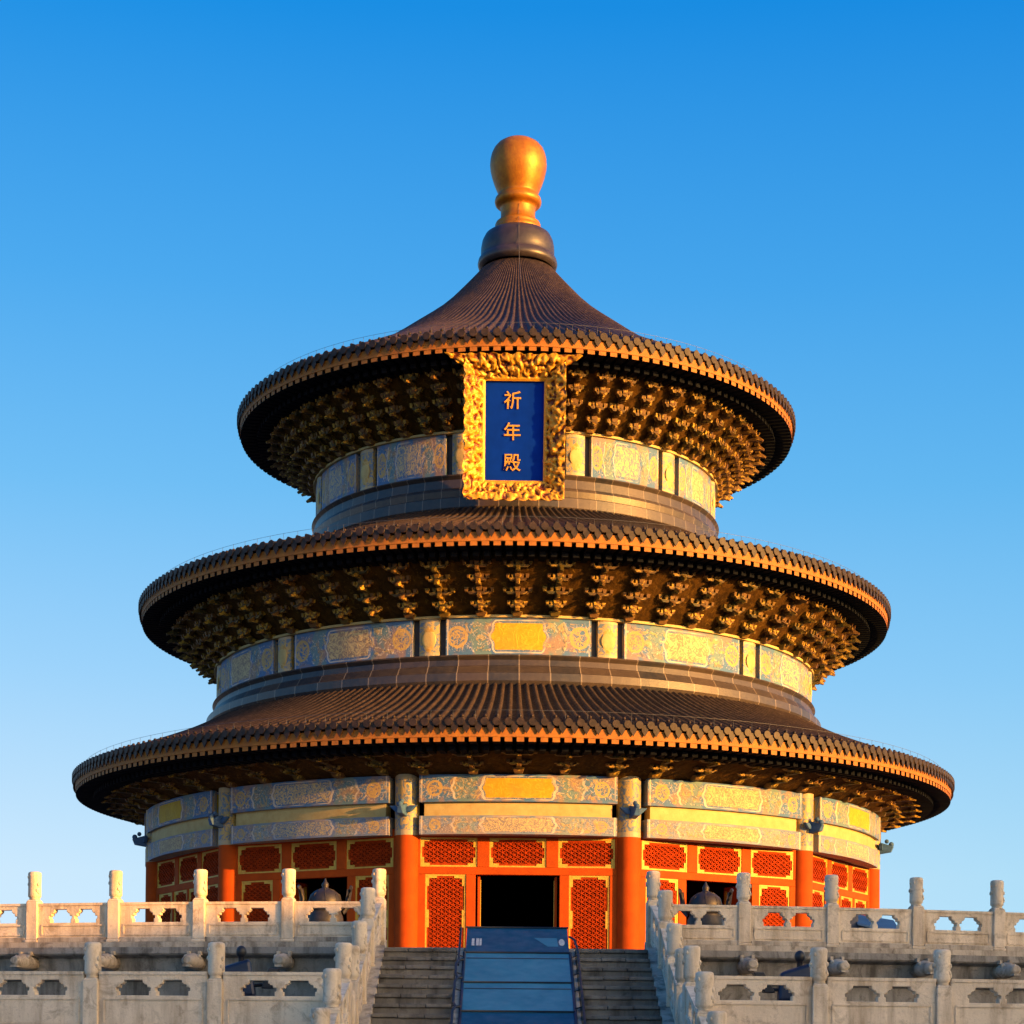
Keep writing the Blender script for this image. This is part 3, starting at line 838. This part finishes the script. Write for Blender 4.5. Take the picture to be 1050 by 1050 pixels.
# --- roofs
def roof(ctrl, R, ze, N, nprof, neck=False):
    prof = smoothprof(ctrl, nprof)
    rf = MB(); SUB = 6
    xs = [-0.5, -0.30, -0.20, 0.0, 0.20, 0.30]
    hs_ = [0.0, 0.0, 0.70, 1.0, 0.70, 0.0]
    sp = 2 * pi * R / N
    for j, (r, z) in enumerate(prof):
        hgt = min(0.30 * sp, 0.34 * 2 * pi * r / N)
        for k in range(N):
            for x, h in zip(xs, hs_):
                th = (k + x) * 2 * pi / N
                rf.v.append(Vector(pol(r, th, z + h * hgt)))
    C = N * SUB
    for j in range(len(prof) - 1):
        for i in range(C):
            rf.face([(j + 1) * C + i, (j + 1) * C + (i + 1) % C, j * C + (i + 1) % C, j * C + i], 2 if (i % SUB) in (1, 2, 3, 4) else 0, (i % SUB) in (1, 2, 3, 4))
    # tile ends: discs, drip plates and nail knobs at the eave
    te = MB(); z0 = prof[-1][1]; rad = 0.30 * sp * 1.1
    slope = (prof[-3][1] - prof[-1][1]) / (prof[-1][0] - prof[-3][0])
    for k in range(N):
        th = k * 2 * pi / N; cs, sn = cos(th), sin(th)
        def P(t, d, zz): return Vector(pol(R + d, th, 0)) + Vector((t * cs, t * sn, zz))
        n = len(te.v); n8 = 12
        for d in (-0.10, 0.035):
            for q in range(n8):
                a = 2 * pi * q / n8; te.v.append(P(rad * sin(a), d, z0 + 0.03 + rad * cos(a)))
        for q in range(n8): te.face([n + q, n + (q + 1) % n8, n + n8 + (q + 1) % n8, n + n8 + q], 0, True)
        te.face([n + n8 + q for q in range(n8)])
        th2 = (k + 0.5) * 2 * pi / N; cs, sn = cos(th2), sin(th2)
        def Q(t, d, zz): return Vector(pol(R + d, th2, 0)) + Vector((t * cs, t * sn, zz))
        n = len(te.v); w = sp * 0.30
        for d in (-0.03, 0.0): te.v += [Q(-w, d, z0 + .03), Q(w, d, z0 + .03), Q(w * .92, d, z0 - 0.13), Q(0, d, z0 - 0.27), Q(-w * .92, d, z0 - 0.13)]
        te.face([n + 9, n + 8, n + 7, n + 6, n + 5]); te.face([n, n + 1, n + 2, n + 3, n + 4])
        for a in range(5): te.face([n + a, n + 5 + a, n + 5 + (a + 1) % 5, n + (a + 1) % 5])
        rk = R - 0.36; te.sphere(pol(rk, th, z0 + slope * 0.36 + 0.30 * sp + 0.02), 0.05, 6, 4)
    n = len(rf.v); rf.v += te.v
    for f, sm in zip(te.f, te.sm): rf.face([q + n for q in f], 1, sm)
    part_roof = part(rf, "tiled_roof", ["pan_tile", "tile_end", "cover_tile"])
    # gilded eave board, rafters with gilded ends
    ev = MB(); a, b = ze - 0.16, ze - 0.40
    ev.lathe([(R - 0.30, a), (R - 0.07, a), (R - 0.07, b), (R - 0.20, b)], 288, 0, False)
    part(ev, "eave_board", "fascia_gold", part_roof)
    def rafters(Ro, L, zt, hh, wf, n_, off):
        m = MB()
        for k in range(n_):
            th = (k + off) * 2 * pi / n_; cs, sn = cos(th), sin(th); w = wf * 2 * pi * Ro / n_ / 2
            def P(t, r, zz): return Vector(pol(r, th, 0)) + Vector((t * cs, t * sn, zz))
            p8 = [P(-w, Ro, zt - hh), P(w, Ro, zt - hh), P(w, Ro - L, zt - hh), P(-w, Ro - L, zt - hh), P(-w, Ro, zt), P(w, Ro, zt), P(w, Ro - L, zt), P(-w, Ro - L, zt)]
            m.hexa(p8, 0, [0, 0, 1, 0, 0, 0])
        return m
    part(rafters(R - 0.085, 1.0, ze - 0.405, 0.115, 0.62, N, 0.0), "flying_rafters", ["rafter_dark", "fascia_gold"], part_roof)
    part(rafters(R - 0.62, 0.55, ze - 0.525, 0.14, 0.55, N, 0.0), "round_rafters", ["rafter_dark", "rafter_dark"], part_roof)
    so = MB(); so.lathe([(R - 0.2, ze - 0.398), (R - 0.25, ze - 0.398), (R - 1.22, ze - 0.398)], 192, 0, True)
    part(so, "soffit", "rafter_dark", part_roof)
    # safety wire strung along the eave
    wr = MB(); rw = R - 0.30; zz = z0 + slope * 0.3
    nw = 150; pts = [pol(rw, 2 * pi * k / 240, zz + 0.27) for k in range(240)]
    wr.tube(pts, 0.0045, 5, 0, True)
    for k in range(nw):
        th = 2 * pi * k / nw; wr.tube([pol(rw, th, zz), pol(rw, th, zz + 0.275)], 0.0045, 4)
    part(wr, "lightning_wire", "wire", part_roof)
    return part_roof

T = [  # R, ze, N, ctrl profile
    (14.19, 8.45, 288, [(10.02, 10.16), (11.2, 9.56), (12.6, 8.98), (14.19, 8.40)]),
    (12.18, 14.02, 240, [(6.72, 16.05), (8.2, 15.35), (10.2, 14.62), (12.18, 13.97)]),
    (9.11, 20.36, 168, [(1.22, 25.70), (1.7, 25.15), (2.6, 24.21), (3.8, 23.28), (5.2, 22.28), (7.0, 21.33), (9.11, 20.30)]),
]
roofs = [roof(c, R, ze, N, 14) for R, ze, N, c in T]

# --- bracket zones under the eaves
def bracket(rb, zb, rt, zt, steps, wide, seed, W0=0.8):
    """one stacked cluster of bracket arms, at theta = 0: tiers of cross arms with cups stepping outwards, beaked arms on the axis"""
    rn = random.Random(seed)
    m = MB(); dr, dz = rt - rb, zt - zb
    W0 *= 1.1 if wide else 1.0
    def blk(x0, x1, ra, rb_, za, zb_, tw=0.0, tr=0.0, mat=0):
        """block from radius ra (front) to rb_ (back); tw / tr widen its top sideways / forwards"""
        m.hexa([(x0, -ra, za), (x1, -ra, za), (x1, -rb_, za), (x0, -rb_, za),
                (x0 - tw, -ra - tr, zb_), (x1 + tw, -ra - tr, zb_), (x1 + tw, -rb_, zb_), (x0 - tw, -rb_, zb_)], mat)
    s = 0.34 if wide else 0.26                                   # base cup on the beam
    blk(-s * .4, s * .4, rb + .20, rb - .1, zb - .02, zb + .10, .06, .07, 1)
    for i in range(steps):
        f0, f1 = i / steps, (i + 1) / steps
        r1 = rb + .10 + dr * f1; z = zb + .08 + (dz - .08) * f0; hh = (dz - .08) / steps
        aw = (0.20 if wide else 0.13) * rn.uniform(.9, 1.1)
        blk(-aw / 2, aw / 2, r1 - .04, rb - .1 + dr * f0 * .6, z, z + hh * .98, 0, .05, 0)       # arm on the axis
        bk = rn.uniform(.10, .17)                                # its beak, drooping in front
        m.hexa([(-aw * .34, -r1 - bk, z - hh * .06), (aw * .34, -r1 - bk, z - hh * .06), (aw * .5, -r1 + .06, z + hh * .10), (-aw * .5, -r1 + .06, z + hh * .10),
                (-aw * .26, -r1 - bk - .03, z + hh * .10), (aw * .26, -r1 - bk - .03, z + hh * .10), (aw * .5, -r1 + .06, z + hh * .62), (-aw * .5, -r1 + .06, z + hh * .62)], 1)
        wx = W0 * (0.62, 1.0, 0.74, 0.9)[(i + (1 if wide else 0)) % 4] * rn.uniform(.93, 1.07)
        rr = r1 - .10
        blk(-wx * .34, wx * .34, rr + .07, rr - .07, z + hh * .34, z + hh * .60, wx * .10, 0, 0)   # cross arm
        for q in (-.46, -.20, .20, .46):                          # cups along it
            c = (.15 if wide else .105) * rn.uniform(.85, 1.15); x = q * wx
            blk(x - c * .34, x + c * .34, rr + .07, rr - .07, z + hh * .60, z + hh * rn.uniform(.88, 1.0), c * .18, .03, 1)
        c = .20 if wide else .15
        blk(-c * .4, c * .4, r1 + .02, rr - .1, z + hh * .66, z + hh * 1.02, c * .15, .03, 1)
    if wide:                                                     # rounded beam heads over the columns
        for f in (.30, .58, .86):
            m.sphere((0, -(rb + .12 + dr * f), zb + dz * f), .20, 10, 6, 1, (1.0, .7, .62))
    return m
ZONES = [(11.98, 7.42, 13.0, 7.86, 2), (9.74, 12.14, 11.02, 13.40, 4), (6.60, 18.40, 7.95, 19.76, 4)]
for (rb, zb, rt, zt, st), (R, ze, N, c) in zip(ZONES, T):
    m = MB(); m.lathe([(rb - 0.25, zb - 0.06), (rb - 0.10, zb), (rt + 0.02, zt - 0.02), (rt + 0.10, zt - 0.02), (rt + 0.10, ze - 0.45)], 144, 0, False)
    ring = part(m, "bracket_ring", "bracket_back")
    proto = {}
    for k in range(-17, 18):
        th = k * pi / 30 + pi / 60 * 0 
        if abs(th) > radians(102): continue
        wide = abs((th - radians(15)) / radians(30) - round((th - radians(15)) / radians(30))) < 0.05
        wide = 3 if wide else k % 3
        if wide not in proto: proto[wide] = part(bracket(rb, zb, rt, zt, st, wide == 3, k, 2 * pi * (rb + rt) / 2 / 60 * 0.74), "bracket", ["bracket_green", "bracket_gold"], ring, th)
        else:
            q = copy_of(proto[wide], ring, None, th + radians(random.uniform(-.35, .35)))
            k_ = random.uniform(0.994, 1.006); q.scale = (k_, k_, 1.0); q.location.z += random.uniform(-.02, .02)

# --- the two drums between the roofs
def drum(Rd, zb, zt, zring, rring, mat_g, mat_p):
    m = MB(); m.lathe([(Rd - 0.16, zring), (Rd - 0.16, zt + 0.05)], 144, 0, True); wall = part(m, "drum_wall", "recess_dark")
    hd = 0.29 / Rd; slot = 0.20 / Rd
    for th in BAYS:
        hw = radians(15) - hd - slot
        m = MB(); m.arc_slab(Rd - 0.3, Rd, zb, zt, -hw, hw, 16)
        part(m, "painted_beam", mat_g if abs(th) < .1 else mat_p, wall, th, bevel=0.025)
    h0 = None
    for th in COLS:
        if h0 is None:
            m = MB(); hz = zt - zb
            m.grid(lambda u, v: pol(Rd - 0.02 + 0.07 * sin(pi * u) , -hd + 2 * hd * u, zb + hz * v), 12, 6)
            m.grid(lambda u, v: pol(Rd - 0.02 - 0.25 * u, -hd, zb + hz * v), 1, 1, 0, False, False, False, True); m.grid(lambda u, v: pol(Rd - 0.02 - 0.25 * u, hd, zb + hz * v), 1, 1, 0, False, False)
            m.sphere((0, -Rd - 0.03, zb + hz * .45), 0.22, 12, 8, 1, (1, .14, 1.2))
            h0 = part(m, "column_head", ["painted_head", "board_gold"], wall, th)
        else: copy_of(h0, wall, None, th)
    m = MB(); m.lathe([(Rd - 0.1, zt + .002), (Rd + 0.09, zt + .002), (Rd + 0.09, zt + 0.07), (Rd - 0.2, zt + 0.07)], 144, 0, False); part(m, "cornice", "board_gold", wall)
    h = zb - zring
    m = MB(); m.lathe([(Rd - 0.2, zb - 0.002), (Rd + 0.10, zb - 0.002), (Rd + 0.13, zb - 0.05), (Rd + 0.08, zb - 0.10), (Rd + 0.04, zb - 0.14), (Rd + 0.07, zb - h * .36), (Rd + 0.13, zb - h * .40), (Rd + 0.16, zb - h * .46), (rring - .06, zb - h * .62), (rring + 0.01, zb - h * .66), (rring + 0.03, zb - h * .92), (rring - 0.04, zring - .06)], 216, 0, False)
    part(m, "ridge_ring", "ridge_ring", wall)
drum(9.72, 11.06, 12.10, 10.22, 10.03, "painted_drum_gold", "painted_drum")
drum(6.57, 17.10, 18.34, 16.00, 6.76, "painted_drum", "painted_drum")

# --- finial
m = MB(); zpx = 63 / F
def fz(y): return (1077 - y) * zpx
prof = [(1.18, 25.80), (1.29, 25.86), (1.32, 25.97), (1.29, 26.10), (1.22, 26.16), (1.20, 26.22), (1.215, 26.32), (1.21, 26.50), (1.17, 26.72), (1.08, 26.90), (0.95, 26.99), (0.78, 27.01)]
prof = [(r, z) for r, z in prof]
m.lathe(prof, 48)
fin = part(m, "roof_crown", "dark_glaze")
prof = [(0.76, 27.0), (0.79, 27.03), (0.80, 27.12), (0.76, 27.18), (0.74, 27.22), (0.755, 27.27), (0.73, 27.33), (0.64, 27.37), (0.585, 27.43), (0.565, 27.60), (0.575, 27.80), (0.60, 27.88), (0.68, 27.90), (0.75, 27.96), (0.775, 28.05), (0.75, 28.15), (0.68, 28.22), (0.645, 28.25),
        (0.66, 28.32), (0.72, 28.46), (0.80, 28.66), (0.87, 28.87), (0.92, 29.08), (0.938, 29.26), (0.925, 29.45), (0.885, 29.62), (0.81, 29.78), (0.70, 29.91), (0.55, 30.01), (0.38, 30.07), (0.2, 30.10), (0, 30.105)]
m = MB(); m.lathe(prof, 48)
part(m, "golden_finial", "finial_gold", fin)
m = MB(); m.tube([(0.02, -0.58, 27.75), (0.02, -0.61, 27.45), (0.02, -0.83, 27.15), (0.02, -1.0, 27.0), (0.02, -1.20, 26.75), (0.02, -1.24, 26.4), (0.03, -1.35, 25.97), (0.03, -1.45, 25.75), (0.05, -3.6, 24.05)], 0.007, 6)
part(m, "lightning_conductor", "wire", fin)

# ------------------------------------------------------------------ name plaque hung under the top eave
def plaque():
    tilt = radians(12); ctr = Vector((-0.07, -8.25, 17.79))
    t = thing("name_plaque", "blue name plaque with three gold characters in a carved gold frame", "plaque", ctr, radians(0.6))
    w, h = 0.885, 1.41            # half board
    fw = 0.52; dep = 0.42
    Rx = Matrix.Rotation(tilt, 3, 'X')
    def X(p): return Rx @ Vector(p)
    m = MB(); n0 = 8
    m.grid(lambda u, v: X(((u - .5) * 2 * w, 0.0, (v - .5) * 2 * h)), 1, 1, 0, False)
    m.hexa([X(q) for q in ((-w, .006, -h), (w, .006, -h), (w, .10, -h), (-w, .10, -h), (-w, .006, h), (w, .006, h), (w, .10, h), (-w, .10, h))])
    m.build("board", "plaque_blue", t)
    def carve(p, amp):
        q = Vector(p) * 5.5
        a = noise.fractal(q * 1.25, 1.0, 2.0, 3) + 0.75 * sin(15 * p[0] + 5 * noise.noise(q * .8)) * sin(15 * p[2] + 5 * noise.noise(q * .8 + Vector((7, 1, 3))))
        return amp * a
    def frame_piece(i0, i1, o0, o1, name, nu, nv, scal):
        """carved board between the inner edge i0-i1 and the flared outer edge o0-o1"""
        i0, i1, o0, o1 = map(Vector, (i0, i1, o0, o1))
        nrm = (i1 - i0).cross(o0 - i0).normalized()
        if nrm.y > 0: nrm = -nrm
        m = MB(); rec = []
        def fn(u, v):
            a = i0.lerp(i1, u); b = o0.lerp(o1, u)
            out = (b - a).normalized()
            vv = v
            p = a.lerp(b, vv)
            if v > 0.85: p = p + out * ((v - 0.85) / 0.15 * scal * 1.5 * (abs(sin(u * pi * nu / 13)) + 0.8 * noise.noise(Vector(p) * 2.5)))
            e = min(v, 1 - v) * 6
            d = carve(p, 0.062) * min(1, e + .25) + 0.05 * min(1, e)
            bd = 1.0 if v < 0.13 else 0.0
            if bd: d = 0.075
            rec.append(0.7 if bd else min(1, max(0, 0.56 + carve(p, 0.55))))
            return X(p + nrm * d)
        reli = []
        m.grid(fn, nu, nv, 0, True); front = len(m.v)
        # back board
        def fb(u, v): return X(i0.lerp(i1, u).lerp(o0.lerp(o1, u), v) - nrm * 0.07)
        m.grid(fb, nu, 1, 0, False, True, False, True)
        for v_ in (0.0, 1.0):
            m.grid(lambda u, q: Vector(fn(u, v_)).lerp(fb(u, v_), q), nu, 1, 0, False, True, False, v_ == 1.0)
        for u_ in (0.0, 1.0):
            m.grid(lambda q, v: Vector(fn(u_, v)).lerp(fb(u_, v), q), 1, nv, 0, False, True, False, u_ == 0.0)
        vals = list(rec[:front])
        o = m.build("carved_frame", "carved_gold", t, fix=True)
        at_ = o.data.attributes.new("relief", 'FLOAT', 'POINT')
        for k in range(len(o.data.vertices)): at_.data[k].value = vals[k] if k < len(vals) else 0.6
        return o
    y = -0.02; yo = -dep
    W_, HB, HT = w + fw, h + 0.47, h + 0.56
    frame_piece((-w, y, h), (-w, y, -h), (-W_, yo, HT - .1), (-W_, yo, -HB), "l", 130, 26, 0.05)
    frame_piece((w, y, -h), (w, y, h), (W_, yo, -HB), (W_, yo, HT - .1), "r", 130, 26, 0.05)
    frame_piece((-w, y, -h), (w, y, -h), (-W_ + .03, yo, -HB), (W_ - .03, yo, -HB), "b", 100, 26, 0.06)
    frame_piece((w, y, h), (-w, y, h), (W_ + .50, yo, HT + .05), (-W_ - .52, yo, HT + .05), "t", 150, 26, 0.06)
    for k, ch in enumerate("祈年殿"):
        cu = bpy.data.curves.new("character", 'FONT'); cu.body = ch; cu.size = 0.52; cu.extrude = 0.02; cu.align_x = 'CENTER'; cu.align_y = 'CENTER'; cu.offset = 0.004
        o = bpy.data.objects.new("character", cu); COL.objects.link(o)
        dg = bpy.context.evaluated_depsgraph_get(); dg.update()
        me = bpy.data.meshes.new_from_object(o.evaluated_get(dg)); bpy.data.objects.remove(o); bpy.data.curves.remove(cu)
        me.materials.clear(); me.materials.append(MAT["letter_gold"])
        xs = [v.co.x for v in me.vertices] or [0]; ys = [v.co.y for v in me.vertices] or [0]
        cx, cy = (min(xs) + max(xs)) / 2, (min(ys) + max(ys)) / 2
        me.transform(Matrix.Translation((-cx, -cy, 0)))
        me.transform(Matrix.Rotation(radians(90), 4, 'X'))
        o = bpy.data.objects.new("character", me); COL.objects.link(o); o.parent = t
        o.location = X((-0.06, -0.022, 0.86 - k * 0.86)); o.rotation_euler = (tilt, 0, 0)
    # iron hangers back to the eave
    for sx in (-1, 1):
        m = MB(); m.tube([X((sx * 1.0, 0.0, h + .3)), X((sx * 1.0, 0.35, h + .45)), X((sx * 1.0, 0.9, h + .5))], 0.035, 8); m.build("hanger", "black_metal", t)
plaque()

# ------------------------------------------------------------------ incense burners, floodlights, cabinets on the terraces
def burner(label, x, y, rot):
    t = thing("incense_burner", label, "incense burner", (x, y, DECK1), rot, "bronze incense burners"); t.scale = (0.82, 0.82, 1.0)
    m = MB()
    m.lathe([(0, 0.62), (0.25, 0.63), (0.40, 0.70), (0.47, 0.84), (0.46, 0.98), (0.42, 1.06), (0.40, 1.12), (0.46, 1.15), (0.50, 1.17), (0.50, 1.22), (0.44, 1.24)], 32)
    m.build("bowl", "bronze", t)
    m = MB(); m.lathe([(0.40, 1.22), (0.42, 1.26), (0.415, 1.34), (0.37, 1.44), (0.29, 1.51), (0.17, 1.56), (0.09, 1.585), (0.075, 1.61), (0.09, 1.64), (0.085, 1.68), (0.045, 1.72), (0.02, 1.78), (0, 1.80)], 32)
    for k in range(8):
        a = 2 * pi * k / 8; m.tube([(0.42 * cos(a), 0.42 * sin(a), 1.28), (0.375 * cos(a), 0.375 * sin(a), 1.44), (0.18 * cos(a), 0.18 * sin(a), 1.56)], 0.014, 5)
    m.build("domed_lid", "bronze", t)
    for sx in (-1, 1):
        m = MB()
        for yy in (-0.10, 0.10):
            m.tube([(sx * 0.46, yy, 1.08), (sx * 0.58, yy, 1.18), (sx * 0.56, yy, 1.36), (sx * 0.63, yy, 1.56)], 0.042, 8)
        m.tube([(sx * 0.64, -0.14, 1.58), (sx * 0.66, 0, 1.61), (sx * 0.64, 0.14, 1.58)], 0.045, 8)
        m.box((sx * 0.585, 0, 1.36), (0.13, 0.20, 0.40), 0, Matrix.Rotation(sx * .16, 3, 'Y'))
        m.build("handle", "bronze", t)
    for k in range(3):
        a = 2 * pi * k / 3 - pi / 2; ca, sa = cos(a), sin(a)
        m = MB()
        for (r, z, w), (r2, z2, w2) in zip(((.28, .75, .12), (.36, .55, .10), (.33, .30, .065), (.34, .10, .07), (.37, 0.0, .10)), ((.36, .55, .10), (.33, .30, .065), (.34, .10, .07), (.37, 0.0, .10))):
            def rg(r, z, w): return [(r * ca + w * cos(q), r * sa + w * sin(q), z) for q in [2 * pi * i / 10 for i in range(10)]]
            n = len(m.v); m.v += [Vector(p) for p in rg(r, z, w) + rg(r2, z2, w2)]
            for i in range(10): m.face([n + 10 + i, n + 10 + (i + 1) % 10, n + (i + 1) % 10, n + i], 0, True)
        m.build("leg", "bronze", t)
burner("dark bronze lidded incense burner behind the left upper balustrade", -3.95, -23.3, 0.1)
burner("dark bronze lidded incense burner behind the right upper balustrade", 3.98, -23.3, -0.1)

def floodlight(label, x, y, s):
    t = thing("floodlight", label, "floodlight", (x, y, DECK2), 0, "floodlights on the second terrace")
    m = MB(); m.hexa([(-.30, -.20, .55), (.30, -.20, .55), (.26, .22, .55), (-.26, .22, .55), (-.26, -.16, .98), (.20, -.16, 1.12), (.16, .2, 1.12), (-.24, .2, .96)])
    m.build("housing", "dark_blue_metal", t, bevel=0.05)
    m = MB(); m.sphere((0.05, 0, 1.22), 0.08, 12, 8, 0, (1, 1, 1.15)); m.tube([(0.05, 0, .98), (0.05, 0, 1.18)], 0.045, 8); m.build("lamp_knob", "black_metal", t)
    m = MB(); X = -s * 0.42
    m.hexa([(X - .06, -.12, .68), (X + .10, -.12, .68), (X + .10, .12, .68), (X - .06, .12, .68), (X - s * .14 - .09, -.12, .98), (X - s * .14 + .07, -.12, .98), (X - s * .14 + .07, .12, .98), (X - s * .14 - .09, .12, .98)])
    m.tube([(X, 0, .74), (0, 0, .70)], 0.03, 8)
    m.build("visor", "black_metal", t, bevel=0.02)
    for k in range(3):
        a = 2 * pi * k / 3 + .5; m = MB(); m.tube([(0.08 * cos(a), .08 * sin(a), .58), (0.34 * cos(a), .34 * sin(a), 0.0)], 0.025, 8); m.build("leg", "black_metal", t)
floodlight("dark floodlight on the second terrace left of the stairs", -4.12, -34.9, -1)
floodlight("dark floodlight on the second terrace right of the stairs", 4.12, -34.9, 1)

t = thing("cabinet", "dark grey cabinet standing behind the right upper balustrade", "cabinet", (6.62, -24.6, DECK1), 0.2)
m = MB(); m.box((0, 0, 0.56), (0.46, 0.5, 1.0)); m.build("body", "cabinet_grey", t, bevel=0.02)
m = MB(); m.box((0, 0, 1.075), (0.50, 0.54, 0.03)); m.build("lid", "cabinet_grey", t, bevel=0.01)
m = MB(); m.box((0, 0, 0.03), (0.42, 0.46, 0.06)); m.build("foot", "black_metal", t)
t = thing("covered_crate", "crate under a slanting blue sheet behind the right upper balustrade", "crate", (7.28, -24.6, DECK1), 0.0)
m = MB(); m.hexa([(-.40, -.3, 0), (.40, -.3, 0), (.40, .3, 0), (-.40, .3, 0), (-.40, -.3, .78), (.40, -.3, .66), (.40, .3, .90), (-.40, .3, 1.04)]); m.build("body", "black_metal", t, bevel=0.01)
m = MB(); m.hexa([(-.43, -.34, .80), (.43, -.34, .60), (.43, .33, .92), (-.43, .33, 1.05), (-.43, -.33, .84), (.43, -.33, .70), (.43, .33, .96), (-.43, .33, 1.09)]); m.build("sheet", "sheet_cover", t, bevel=0.02)

# ------------------------------------------------------------------ long side hall of the courtyard, out of frame to the right; it shades the terraces
ax = Vector((sin(SUN_AZ), -cos(SUN_AZ), 0)); DIST = 85.0
RIDGE = 1.46 + math.tan(SUN_EL) * (DIST - 7.4)
t = thing("side_hall", "long low side hall of the courtyard under a plain tiled roof, outside the view", "building", (ax.x * DIST, ax.y * DIST, GZ), SUN_AZ)
H = RIDGE - GZ; L = 75; eh = H * 0.62
m = MB(); m.box((0, 3.0, eh / 2), (2 * L, 9, eh)); m.build("wall", "red_lacquer", t)
m = MB(); m.v += [Vector(p) for p in ((-L - 1, -3.2, eh), (L + 1, -3.2, eh), (L + 1, 9.2, eh), (-L - 1, 9.2, eh), (-L - 1, 3, H), (L + 1, 3, H))]
for q in ((3, 2, 1, 0), (0, 1, 5, 4), (2, 3, 4, 5), (0, 4, 3), (1, 2, 5)): m.face(q)
m.build("roof", "grey_roof", t)
